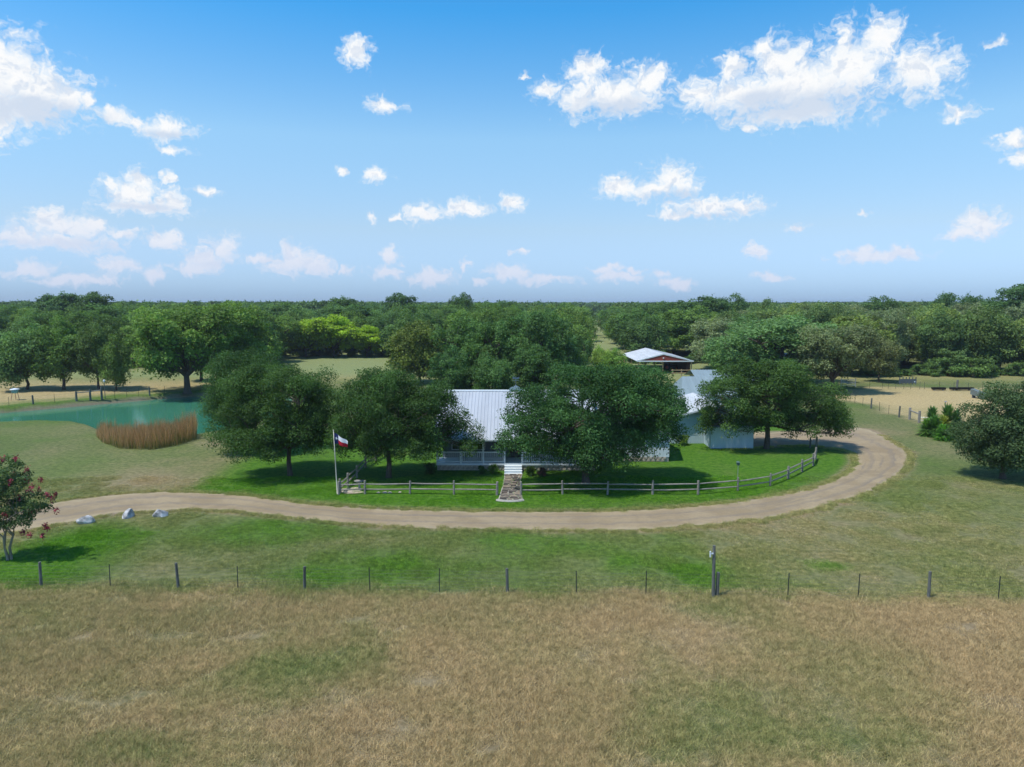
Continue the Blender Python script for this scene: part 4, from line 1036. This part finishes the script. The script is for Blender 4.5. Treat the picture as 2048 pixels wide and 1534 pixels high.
# open red barn
barn = thing('open_barn', 'open pole barn with red gable and white metal roof', 'barn', (0, 0, 0))
p0, p1 = PY(1273, 722, 141), PY(1388, 722, 141); bm = PY(1327, 709, 141)
bx0, bx1, bz, bmx, bzr = p0.x, p1.x, p0.z, bm.x, bm.z
gable_y(MB(), bx0, bx1, bmx, 141, 160, bz, bzr + .12, pitch=.6).build('roof', M_ROOF, barn)
MB().add([(bx0 + 1.2, 141.03, bz + .08), (bx1 - .6, 141.03, bz + .08), (bmx, 141.03, bzr - .1), (bx0 + 1.2, 141.45, bz + .08), (bx1 - .6, 141.45, bz + .08), (bmx, 141.45, bzr - .1)], [(0, 1, 2), (3, 5, 4), (0, 2, 5, 3), (1, 4, 5, 2), (0, 3, 4, 1)]).build('gable', M_RED, barn)
fa = MB().beam((bx0, 140.97, bz - .02), (bmx, 140.97, bzr + .06), .05, .2).build('fascia', M_WHITE, barn); MB().beam((bx1, 140.97, bz - .02), (bmx, 140.97, bzr + .06), .05, .2).build('fascia', M_WHITE, barn)
MB().box(bx0 + .1, bx1 - .1, 140.95, 141.02, bz - .16, bz + .07).build('beam', M_WHITE, barn)
MB().tube([(bmx, 140.85, bz + .6), (bmx, 141.0, bz + .6)], .14, 8).build('lamp', M_WHITE, barn)
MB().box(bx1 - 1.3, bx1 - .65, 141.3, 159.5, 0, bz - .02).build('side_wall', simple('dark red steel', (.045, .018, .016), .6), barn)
for x in (bx0 + .5, bmx, bx1 - .4):
    for y in (141.4, 150, 159.5): MB().box(x - .1, x + .1, y - .1, y + .1, 0, bz).build('post', M_TIMBER, barn)
trac = thing('tractor', 'dark tractor parked under the red barn', 'tractor', (33.0, 148, 0))
MB().box(-1.2, 1.4, -.45, .45, .75, 1.25).build('bonnet', M_BLACK, trac)
MB().add([(-1.3, -.7, 1.2), (-.1, -.7, 1.2), (-.1, .7, 1.2), (-1.3, .7, 1.2), (-1.15, -.6, 2.3), (-.3, -.6, 2.3), (-.3, .6, 2.3), (-1.15, .6, 2.3)], [(4, 5, 6, 7), (0, 1, 5, 4), (1, 2, 6, 5), (2, 3, 7, 6), (3, 0, 4, 7)]).build('cab', M_DARK, trac)
for x, r_ in ((-.8, .75), (1.1, .48)):
    for y in (-.85, .55):
        w = MB().tube([(x, y, r_), (x, y + .32, r_)], r_, 18).build('wheel', M_BLACK, trac)
        MB().tube([(x, y - .01, r_), (x, y + .33, r_)], r_ * .45, 12).build('rim', M_RED, w)
bf = thing('timber_fence', 'raw timber rail fence before the red barn', 'fence', (0, 0, 0))
fp0, fp1 = G(1345, 752), G(1398, 752)
for k in range(4):
    q = fp0.lerp(fp1, k / 3); MB().box(q.x - .09, q.x + .09, q.y - .09, q.y + .09, 0, 1.3).build('post', M_TIMBER, bf)
for z in (.6, 1.15): MB().beam((fp0.x - .3, fp0.y - .12, z), (fp1.x + .3, fp1.y - .12, z), .05, .16).build('rail', M_TIMBER, bf)

# ------------------------------------------------------------------ split-rail fence
def rail_fence(label, pts, seed, ph=1.02, rails=(.38, .78)):
    g_ = random.Random(seed); f = thing('rail_fence', label, 'fence', (0, 0, 0))
    for p in pts:
        h = ph + g_.uniform(-.05, .06); w = g_.uniform(.075, .095); dx, dy = g_.uniform(-.03, .03), g_.uniform(-.03, .03)
        MB().tube([(p.x, p.y, -.1), (p.x + dx * .4, p.y + dy * .4, h * .5), (p.x + dx, p.y + dy, h)], [w * 1.08, w, w * .92], 7).build('post', M_WOOD, f)
    for a, b in zip(pts[:-1], pts[1:]):
        for z in rails:
            z0, z1 = z + g_.uniform(-.04, .04), z + g_.uniform(-.04, .04); sag = g_.uniform(-.03, .01)
            m_ = a.lerp(b, .5); MB().tube([(a.x, a.y, z0), (a.x * .7 + b.x * .3, a.y * .7 + b.y * .3, z0 * .7 + z1 * .3 + sag + g_.uniform(-.015, .015)), (a.x * .35 + b.x * .65, a.y * .35 + b.y * .65, z0 * .35 + z1 * .65 + sag), (b.x, b.y, z1)], [.045, .062, .058, .045], 5).build('rail', M_WOOD, f)
    return f


rail_fence('grey split-rail fence left of the stone path, from flagpole corner to path', [G(678, 989), G(730, 988), G(820, 988), G(908, 989), G(994, 990)], 1)
rail_fence('grey split-rail fence running back into shade behind the birdbath', [G(681, 986), G(696, 973), G(714, 956), G(731, 935), G(752, 922), G(770, 912)], 2)
rail_fence('long grey split-rail fence curving along the drive right of the stone path', [G(1042, 990), G(1125, 989), G(1215, 989), G(1305, 989), G(1396, 989), G(1475, 982), G(1540, 972), G(1576, 958), G(1604, 943), G(1626, 931), G(1631, 918)], 3)
g1 = thing('gate_post', 'tall dark post at the back end of the curving rail fence', 'post', G(1632, 905)); MB().tube([(0, 0, -.1), (.02, 0, 1.45)], [.12, .09], 8).build('shaft', M_POST, g1); MB().tube([(.02, 0, 1.45), (.02, 0, 1.5)], [.09, .02], 8).build('top', M_POST, g1)
g2 = thing('gate_post', 'shorter dark post beside the gravel turnaround', 'post', G(1620, 896)); MB().tube([(0, 0, -.1), (0, 0, 1.0)], [.09, .07], 8).build('shaft', M_POST, g2); MB().tube([(0, 0, 1.0), (0, 0, 1.04)], [.07, .02], 8).build('top', M_POST, g2)

# ------------------------------------------------------------------ flagpole and flag
fp = G(675, 988)
pole = thing('flagpole', 'thin leaning grey flagpole at the corner of the rail fence', 'flagpole', fp)
ML = simple('flagpole metal', (.40, .40, .33), .5, .3, var=.15)
FT = PY(667, 862, fp.y) - fp
MB().tube([(0, 0, -.1), (FT.x * .5, 0, FT.z * .5), (FT.x, 0, FT.z)], [.05, .042, .032], 8, True).build('pole', ML, pole, True)
MB().tube([(FT.x, 0, FT.z), (FT.x, 0, FT.z + .05), (FT.x, 0, FT.z + .1)], [.03, .06, .01], 8).build('finial', ML, pole)
flag = thing('flag', 'flag with white star on blue and white over red stripes, blowing right', 'flag', (fp.x + FT.x + .03, fp.y, 0))
FH, FW, Z0 = .80, 1.15, FT.z - .16


def flag_pt(s, t):                                             # s along the fly, t up the hoist
    x = s * FW * .86; dz = -.62 * (s ** 1.35) * FW * .90
    y = .10 * math.sin(s * 7.5 + 1.1 * t) * s ** .6
    return (x - .05 * (1 - t) * s + .02 * math.sin(s * 9 + t), y - .04 * math.sin(t * 3), Z0 - FH * (1 - t) * (1 - .42 * s) + dz + .03 * math.sin(s * 8))


def flag_panel(name, s0, s1, t0, t1, col):
    m, k = MB(), 14; vs = [flag_pt(s0 + (s1 - s0) * i / k, t0 + (t1 - t0) * j / 6) for j in range(7) for i in range(k + 1)]
    m.add(vs, [(j * (k + 1) + i, j * (k + 1) + i + 1, (j + 1) * (k + 1) + i + 1, (j + 1) * (k + 1) + i) for j in range(6) for i in range(k)])
    return m.build(name, simple('flag ' + name, col, .8, var=.06), flag, True)


bluep = flag_panel('hoist_panel', 0, .345, 0, 1, (.012, .022, .10)); flag_panel('white_stripe', .345, 1, .5, 1, (.75, .75, .77)); flag_panel('red_stripe', .345, 1, 0, .5, (.50, .012, .03))
st_ = []
for i in range(10):
    a = math.pi / 2 + i * math.pi / 5; r_ = .155 if i % 2 == 0 else .062; st_.append((.172 + r_ * math.cos(a) * .78, .53 + r_ * math.sin(a) * 1.12))
sv = [flag_pt(*p) for p in st_] + [flag_pt(.172, .53)]
MB().add([(x, y - .012, z) for x, y, z in sv], [(i, (i + 1) % 10, 10) for i in range(10)]).build('star', M_WHITE, bluep)

# ------------------------------------------------------------------ corner bed, birdbath, lantern
cb = G(706, 985)
bed = struct(MB().add([(cb.x - 1.3 + .2 * math.sin(a * 3), 0, 0) if 0 else (cb.x + 1.1 * math.cos(a) * (1 + .12 * math.sin(3 * a)), cb.y + .6 + 1.0 * math.sin(a) * (1 + .1 * math.sin(2 * a + 1)), .012) for a in [i * math.pi / 12 for i in range(24)]], [tuple(range(24))]).build('gravel_bed', simple('pale gravel', (.42, .36, .28), .95, var=.3, scale=20, bump=.5)))
bb = thing('birdbath', 'small grey stone birdbath behind the rail fence corner', 'birdbath', G(719, 980)); MB().tube([(0, 0, 0), (0, 0, .08), (0, 0, .14), (0, 0, .5), (0, 0, .6)], [.22, .2, .09, .08, .14], 12).build('pedestal', M_MORTAR, bb, True)
MB().tube([(0, 0, .58), (0, 0, .63), (0, 0, .72), (0, 0, .74), (0, 0, .66)], [.12, .26, .40, .36, .1], 16).build('bowl', M_MORTAR, bb, True)
for k, (px, py, s) in enumerate(((757, 986, .13), (770, 986, .18), (780, 986, .15), (800, 985, .12))):
    q = G(px, py); m = MB(); g_ = random.Random(k); m.tube([(0, 0, -.05), (0, 0, s * .35), (0, 0, s * .7)], [s, s * 1.05, s * .45], 7)
    m.v = [(x * g_.uniform(.85, 1.2), y * g_.uniform(.8, 1.1), z) for x, y, z in m.v]
    tag(m.build('bed_stone', M_STONE, None, False, q), ['leftmost', 'second', 'largest white', 'rightmost'][k] + ' little stone under the rail fence near the birdbath', 'stone')
ln = thing('bird_feeder', 'thin pole carrying a small green-grey bird feeder behind the curving fence', 'bird feeder', G(1475, 964)); MB().tube([(0, 0, -.1), (0, 0, 1.35)], .02, 6).build('pole', M_STEEL, ln)
MB().box(-.10, .10, -.10, .10, 1.35, 1.58).build('box', simple('verdigris', (.08, .14, .115), .7), ln); MB().add([(-.15, -.15, 1.58), (.15, -.15, 1.58), (.15, .15, 1.58), (-.15, .15, 1.58), (0, 0, 1.70)], [(0, 1, 4), (1, 2, 4), (2, 3, 4), (3, 0, 4), (0, 3, 2, 1)]).build('roof', MATS['verdigris'], ln)

# ------------------------------------------------------------------ wire fences
def wire_fence(name, label, line, wood, steel, wires, wood_h=1.25, steel_h=1.15, wood_r=.07, wr=.004, seed=0, stretch=None):
    """line: two end points; wood and steel: pixel columns or fractions of the posts"""
    g_ = random.Random(seed); f = thing(name, label, 'fence', (0, 0, 0)); a, b = line
    for t in wood:
        p = a.lerp(b, t); h = wood_h * g_.uniform(.95, 1.08); lx = g_.uniform(-.06, .06)
        MB().tube([(p.x, p.y, -.1), (p.x + lx * .5, p.y, h * .5), (p.x + lx, p.y, h - .02), (p.x + lx, p.y, h)], [wood_r * 1.1, wood_r, wood_r * .95, wood_r * .8], 8).build('wooden_post', M_POST, f)
    for t in steel:
        p = a.lerp(b, t); m = MB(); h = steel_h * g_.uniform(.96, 1.05); lx = g_.uniform(-.025, .025)
        m.beam((p.x, p.y, -.1), (p.x + lx, p.y, h), .045, .012); m.beam((p.x, p.y + .018, -.1), (p.x + lx, p.y + .018, h), .012, .03); m.build('steel_post', M_TPOST, f)
    for z in wires:
        pts = [a.lerp(b, k / 40) for k in range(41)]
        MB().tube([(p.x, p.y - .03, z + .012 * math.sin(k * 1.7 + z * 9)) for k, p in enumerate(pts)], wr, 4, False).build('wire', M_WIRE, f)
    return f


def frac(line, px):
    a, b = line; lo, hi = -1.0, 2.0                              # where a post seen at column px stands on the line
    d = ray(px, 1180); k = d.x / d.y
    return (k * a.y - a.x) / ((b.x - a.x) - k * (b.y - a.y))


line = (FENCE_A, FENCE_B); e0, e1 = frac(line, -260), frac(line, 2310); L2 = (FENCE_A.lerp(FENCE_B, e0), FENCE_A.lerp(FENCE_B, e1))
wire_fence('wire_fence', 'wire fence on grey posts across the whole foreground pasture edge', L2, [frac(L2, q) for q in (-180, 83, 357, 609, 1015, 1858, 2250)], [frac(L2, q) for q in (-50, 221, 476, 740, 879, 1153, 1292, 1576, 1717, 1998, 2130)], (.10, .25, .40, .55, .72, .90, 1.06), seed=3, wr=.0028)
tp = thing('camera_post', 'tall weathered post with small white bracket rising above the wire fence', 'post', G(1427, 1194))
MB().tube([(0, 0, -.1), (-.03, 0, 1.2), (-.05, 0, 2.55)], [.09, .078, .07], 9).build('post', M_POST, tp)
br = MB().box(-.24, -.10, -.11, -.07, 2.16, 2.22).box(-.27, -.22, -.13, -.05, 2.02, 2.30).build('bracket', M_WHITE, tp)
sp_ = thing('brace_post', 'short grey post leaning close beside the tall post', 'post', G(1434, 1193)); MB().tube([(0, 0, -.1), (.02, 0, 1.2), (.02, 0, 1.22)], [.09, .08, .05], 8).build('shaft', M_POST, sp_); MB().tube([(-.09, -.05, .45), (.09, -.05, .45)], .02, 5).build('wire_wrap', M_WIRE, sp_)

# beyond the pond
la, lb = G(-120, 823), G(352, 786); L3 = (la, lb)
def fr3(px, line=None):
    a, b = line or L3; d = ray(px, 800); k = d.x / d.y; return (k * a.y - a.x) / ((b.x - a.x) - k * (b.y - a.y))
wire_fence('pond_fence', 'sparse wire fence along the far bank of the pond', L3, [fr3(66), fr3(300)], [fr3(q) for q in (-60, 17, 109, 230, 254, 278, 330)], (.4, .8, 1.1), 1.3, 1.2, .11, .006, 4)
hb = thing('fence_brace', 'three dark posts joined by a crossbar on the far pond bank', 'fence', (0, 0, 0))
hp = [la.lerp(lb, fr3(q)) for q in (153, 181, 204)]
for p, h in zip(hp, (1.35, 1.55, 1.75)): MB().tube([(p.x, p.y, -.1), (p.x, p.y, h)], [.15, .13], 8).build('post', M_POST, hb)
MB().tube([(hp[0].x, hp[0].y, 1.15), (hp[1].x, hp[1].y, 1.2), (hp[2].x, hp[2].y, 1.3)], .075, 6).build('crossbar', M_WOOD, hb)
lp = thing('yard_lamp', 'thin lamp pole with white globe by the pond fence', 'lamp', (hp[2].x + .2, hp[2].y + .5, 0)); MB().tube([(0, 0, -.1), (0, 0, 2.5)], .05, 6).build('pole', M_POST, lp); MB().tube([(0, 0, 2.42), (0, 0, 2.55), (0, 0, 2.7), (0, 0, 2.8)], [.06, .16, .16, .05], 8).build('globe', M_WHITE, lp, True)
df = thing('deer_feeder', 'pale turquoise barrel feeder on thin legs in the dry field', 'feeder', G(31, 800))
MB().tube([(0, 0, 1.0), (0, 0, 1.05), (0, 0, 1.5), (0, 0, 1.55)], [.3, .42, .42, .38], 14).build('barrel', simple('turquoise plastic', (.16, .38, .40), .5), df, True); MB().tube([(0, 0, 1.52), (0, 0, 1.6), (0, 0, 1.72)], [.62, .6, .1], 14).build('lid', M_WHITE, df)
for k in range(3): a = k * 2.1; MB().tube([(.38 * math.cos(a), .38 * math.sin(a), 1.05), (.6 * math.cos(a), .6 * math.sin(a), -.05)], .04, 5).build('leg', simple('rusty leg %d' % k, (.36, .20, .15), .8), df)

# paddock on the right
qa, qb = G(1690, 800), G(1845, 850); L4 = (qa, qb)
wire_fence('paddock_fence', 'wire fence slanting along the near side of the tan paddock', L4, [fr3(1743, L4), fr3(1800, L4)], [fr3(q, L4) for q in (1700, 1710, 1726, 1760, 1779)], (.3, .6, .9, 1.1), 1.35, 1.15, .10, .006, 5)
pb = thing('gate_brace', 'two stout grey posts with crossbar beside the yucca clump', 'fence', (0, 0, 0))
q0, q1 = G(1819, 839), G(1838, 846)
for q in (q0, q1): MB().tube([(q.x, q.y, -.1), (q.x, q.y, 1.45)], [.15, .14], 8).build('post', M_WOOD, pb)
MB().tube([(q0.x, q0.y, 1.15), (q1.x, q1.y, 1.05)], .08, 6).build('crossbar', M_WOOD, pb)
for z in (.35, .7): MB().tube([(q1.x, q1.y, z), (q1.x + 2.2, q1.y - 1.4, z)], .03, 5).build('pipe_rail', M_STEEL, pb)
ra_, rb_ = G(1700, 776), G(2070, 784); L5 = (ra_, rb_)
wire_fence('far_paddock_fence', 'thin post fence across the far side of the tan paddock', L5, [fr3(1912, L5)], [fr3(q, L5) for q in (1738, 1763, 1775, 1790, 1806, 1820, 1838, 1847, 1877, 1906, 1935, 1963, 1995, 2030)], (.3, .6, .9, 1.15), 1.6, 1.3, .16, .007, 6)
gt = thing('metal_gate', 'silver tube gate at the left end of the paddock', 'gate', G(1697, 774)); 
for z in (.25, .5, .75, 1.0, 1.25): MB().tube([(-1.3, 0, z), (1.2, .1, z)], .035, 6).build('bar', M_STEEL, gt)
for x in (-1.3, 1.2): MB().tube([(x, 0 if x < 0 else .1, -.05), (x, 0 if x < 0 else .1, 1.5)], .07, 6).build('upright', M_STEEL, gt)
cf = thing('hay_feeder', 'dark grey slatted metal panel standing at the back of the paddock', 'feeder', G(1815, 769))
MG = simple('dark grey steel', (.10, .115, .125), .6, .2)
MB().box(-1.5, 1.5, -.04, .04, .25, .95).build('panel', MG, cf); MB().tube([(1.2, -.06, .5), (1.2, -.05, .5)], .12, 8).build('disc', M_WHITE, cf)
for k in range(6): x = -1.4 + k * .56; MB().box(x - .06, x + .06, -.05, .05, 0, 1.3).build('slat', MG, cf)
for px, w, lab in ((1877, 1.0, 'low dark trough lying alone at the back of the paddock'), (1923, 1.8, 'long low dark trough touching the stout paddock post')):
    o = thing('feed_trough', lab, 'trough', G(px, 781)); MB().add([(-w, -.25, .15), (w, -.25, .15), (w, .25, .15), (-w, .25, .15), (-w - .05, -.35, .5), (w + .05, -.35, .5), (w + .05, .35, .5), (-w - .05, .35, .5)], [(0, 3, 2, 1), (0, 1, 5, 4), (1, 2, 6, 5), (2, 3, 7, 6), (3, 0, 4, 7)]).build('basin', M_BLACK, o)
    for x in (-w * .7, w * .7): MB().box(x - .05, x + .05, -.2, .2, 0, .16).build('foot', M_STEEL, o)
o = thing('metal_bin', 'grey-green metal trough tilted on end in the paddock', 'trough', G(1960, 797), .5)
MB().add([(-.45, -.8, 0), (.45, -.8, 0), (.45, 1.2, .55), (-.45, 1.2, .55), (-.5, -.9, .75), (.5, -.9, .75), (.5, 1.15, 1.35), (-.5, 1.15, 1.35)], [(0, 3, 2, 1), (4, 5, 6, 7), (0, 1, 5, 4), (1, 2, 6, 5), (2, 3, 7, 6), (3, 0, 4, 7)]).build('basin', simple('painted steel', (.14, .17, .165), .6), o); MB().box(-.3, .3, .8, 1.0, 0, .5).build('prop', MG, o)
o = thing('paddock_light', 'thin pole with small lamp head standing in the paddock', 'lamp', G(1890, 821)); MB().tube([(0, 0, -.1), (0, 0, 1.15)], .03, 6).build('pole', M_POST, o); MB().tube([(-.14, 0, 1.15), (.14, 0, 1.2)], .06, 6).build('head', M_STEEL, o)

# ------------------------------------------------------------------ boulders by the drive
def boulder(label, px, py, sx, sy, sz, seed, rz):
    import bmesh
    bm_ = bmesh.new(); bmesh.ops.create_icosphere(bm_, subdivisions=3, radius=1.0); g_ = random.Random(seed)
    pl_ = [(Vector((g_.gauss(0, 1), g_.gauss(0, 1), g_.gauss(.25, .8))).normalized(), g_.uniform(.55, .85)) for _ in range(11)]
    for v in bm_.verts:
        for nn_, dd in pl_:
            e = v.co.dot(nn_)
            if e > dd: v.co -= nn_ * (e - dd) * .93
        v.co += Vector((g_.gauss(0, .012), g_.gauss(0, .012), g_.gauss(0, .012)))
        v.co = Vector((v.co.x * sx, v.co.y * sy, max(v.co.z, -.35) * sz + sz * .28))
    me = bpy.data.meshes.new('boulder'); bm_.to_mesh(me); bm_.free()
    me.materials.append(M_BOULDER); o = link('boulder', me, None, G(px, py)); o.rotation_euler = (0, 0, rz); tag(o, label, 'boulder', 'boulders beside the drive'); return o


M_BOULDER = simple('white veined rock', (.42, .42, .43), .85, var=.75, scale=2.6, bump=.8)
boulder('leftmost pale boulder beside the drive, squat with dark veins', 170, 1046, .60, .40, .40, 4, .2)
boulder('middle pale boulder beside the drive, rising to a point', 257, 1034, .52, .40, .46, 9, 1.2)
boulder('rightmost boulder beside the drive, half dark and half white', 321, 1033, .50, .36, .44, 14, .5)

# ------------------------------------------------------------------ crape myrtle, yuccas, reeds
M_BLOOM = simple('crimson blossom', (.26, .035, .055), .7, var=.4, scale=30)
mb_ = G(18, 1119)
TM = tree_meshes('myrtle', lobes_px(mb_, 0, [(35, 985, 42, 48, 0, 1.3), (10, 950, 40, 40, 0, 1.2), (70, 1010, 34, 38, 0, 1.1), (-30, 985, 46, 52, 0, 1.3), (40, 1040, 46, 22, 0, 1.0), (-10, 1040, 40, 24, 0, 1.0)], .15), .055, 1.35, 95, 15000, .11, .30, 500, 1.1, bark=M_BARK_PALE, stems=4, gap=.9, limb_n=9)
my = put_tree('crape_myrtle', TM, 'small multi-stemmed tree with crimson blossoms at the left edge', mb_, (.062, .098, .050))
g_ = np.random.default_rng(8); bl = MB()
for px, py, r_ in ((5, 920, .22), (33, 916, .16), (53, 938, .18), (28, 950, .2), (52, 960, .24), (62, 975, .26), (55, 985, .28), (82, 960, .16), (20, 965, .18), (8, 975, .2), (78, 978, .14), (95, 990, .18), (105, 997, .18), (112, 988, .14), (112, 1020, .2), (62, 1022, .18), (90, 1052, .2), (95, 1055, .15), (45, 1065, .18), (60, 1070, .16), (85, 1072, .18), (10, 1030, .18), (-20, 940, .25), (-45, 960, .25), (20, 1005, .15), (40, 995, .18)):
    c = PY(px, py, mb_.y - .9 + 1.1 * g_.random())
    for k in range(46):
        d = g_.normal(size=3); d /= np.linalg.norm(d); q = np.array(c) - np.array(mb_) + d * r_ * g_.random() ** .5 * np.array([.8, .8, 1.1]); e = g_.normal(size=(3, 3)) * .045; bl.add([q + e[0], q + e[1], q + e[2]], [(0, 1, 2)])
stuff(bl.build('blossoms', M_BLOOM, my))


def yucca_mesh(seed, n_, h, r):
    g_ = np.random.default_rng(seed); v, tint = [], []
    for i in range(n_):
        t = i / n_; z0 = .15 + h * t; a = i * 2.399 + g_.normal() * .15; el = -.55 + 1.75 * t + g_.normal() * .12; L = r * (1.0 - .25 * t) * g_.uniform(.8, 1.15)
        d = np.array([math.cos(a) * math.cos(el), math.sin(a) * math.cos(el), math.sin(el)]); s = np.array([-math.sin(a), math.cos(a), 0]) * .06; o = np.array([0, 0, z0]); m = o + d * L * .5 + np.array([0, 0, .03])
        e = o + d * L - np.array([0, 0, .10 * L]); v += [o - s * .6, o + s * .6, m + s, m - s, e, e]; tint += [np.clip(.25 + .5 * t + g_.normal() * .15, 0, 1)] * 6
    q = np.arange(n_) * 6; f = np.vstack([np.column_stack([q, q + 1, q + 2]), np.column_stack([q, q + 2, q + 3]), np.column_stack([q + 3, q + 2, q + 4])])
    return np_mesh('yucca_crown', np.array(v), f, M_LEAF, {'tint': np.array(tint)})


YM = [yucca_mesh(600 + i, 340, .95, 1.0) for i in range(3)]; YT = MB().tube([(0, 0, -.05), (0, 0, .6), (0, 0, 1.3)], [.12, .1, .06], 7, False).mesh('yucca_trunk', M_BARK)
for k, (px, py, s, sz, c, lab) in enumerate(((1852, 872, .95, 1.0, (.10, .19, .04), 'low leftmost yucca of the clump'), (1868, 874, .95, 1.35, (.06, .13, .035), 'dark upright yucca second from the left in the clump'), (1862, 862, 1.0, 1.75, (.055, .12, .04), 'tall yucca at the back left of the clump'), (1884, 870, .95, 1.2, (.17, .20, .05), 'yellowish yucca in the middle of the clump'), (1893, 866, 1.05, 2.05, (.06, .125, .038), 'tallest yucca of the clump'), (1911, 868, .95, 1.7, (.05, .105, .036), 'tall dark yucca at the right of the clump'), (1885, 881, .85, .85, (.085, .20, .035), 'small bright yucca in front of the clump'), (1905, 878, .8, .8, (.05, .11, .04), 'small dark yucca near the low grey-green oak'))):
    y = thing('yucca', lab, 'plant', G(px, py), k * 1.3, 'yucca clump'); y.scale = (s * 1.35, s * 1.35, .45 + sz * .70)
    link('trunk', YT, y); cr = link('crown', YM[k % 3], y); cr.color = rgba([q * .9 for q in c])


def reed_material():
    m, t = mat_new('reeds'); h = t.node('ShaderNodeAttribute', attribute_name='up').outputs['Fac']; r_ = t.node('ShaderNodeAttribute', attribute_name='tint').outputs['Fac']
    c = t.mix(t.rng(t.math('ADD', h, t.math('MULTIPLY', t.math('SUBTRACT', r_, .5), .5)), .36, .9), (.19, .21, .06, 1), t.mix(r_, (.36, .16, .06, 1), (.66, .42, .20, 1)))
    d = t.node('ShaderNodeBsdfDiffuse', {0: c}); tr = t.node('ShaderNodeBsdfTranslucent', {0: c}); t.l.new(t.node('ShaderNodeMixShader', {0: .3, 1: d.outputs[0], 2: tr.outputs[0]}).outputs[0], t.out.inputs[0]); return m


g_ = np.random.default_rng(77); RPOLY = [tuple(G(a, b, -.3)[:2]) for a, b in ((192, 878), (205, 892), (240, 904), (300, 906), (350, 898), (394, 884), (392, 868), (330, 876), (280, 878), (235, 872), (205, 866))]
rx = [p[0] for p in RPOLY]; ry = [p[1] for p in RPOLY]; k = 15000; x = min(rx) + (max(rx) - min(rx)) * g_.random(k); y = min(ry) + (max(ry) - min(ry)) * g_.random(k); ok = in_poly(x, y, RPOLY); x, y = x[ok], y[ok]; k = len(x)
h = (1.5 + 1.25 * sstep(min(rx), max(rx), x)) * (.45 + .85 * fbm(x / 1.1, y / 1.1, 3, 3)) * (.6 + .55 * g_.random(k)); a = g_.random(k) * 6.28; b = g_.random(k) * 6.28; ln = h * .22 * g_.random(k); w = .03
dx, dy = np.cos(a) * w / 2, np.sin(a) * w / 2; zb_ = np.full(k, -.7)
V = np.stack([np.column_stack([x - dx, y - dy, zb_]), np.column_stack([x + dx, y + dy, zb_]), np.column_stack([x + dx + np.cos(b) * ln * .4, y + dy + np.sin(b) * ln * .4, zb_ + h * .75]), np.column_stack([x - dx + np.cos(b) * ln * .4, y - dy + np.sin(b) * ln * .4, zb_ + h * .75]), np.column_stack([x + np.cos(b) * ln, y + np.sin(b) * ln, zb_ + h + .45])], 1).reshape(-1, 3)
q = np.arange(k) * 5; fcs = np.vstack([np.column_stack([q, q + 1, q + 2]), np.column_stack([q, q + 2, q + 3]), np.column_stack([q + 3, q + 2, q + 4])])
stuff(tag(link('reeds', np_mesh('reeds', V, fcs, reed_material(), {'up': np.tile([0, 0, .7, .7, 1.0], k), 'tint': np.repeat(g_.random(k), 5)})), 'rust-brown reeds standing at the near edge of the pond', 'reeds'))

# ------------------------------------------------------------------ the air
hm, ht = mat_new('haze')
hv = ht.node('ShaderNodeVolumePrincipled', {'Color': (0.72, 0.82, 1.0, 1), 'Density': 0.00016, 'Anisotropy': 0.2})
ht.l.new(hv.outputs[0], ht.out.inputs['Volume'])
haze = stuff(MB().box(-9300, 9300, -3300, 12600, -4, 23).build('haze', hm)); tag(haze, 'thin bluish summer haze over the whole plain', 'haze')
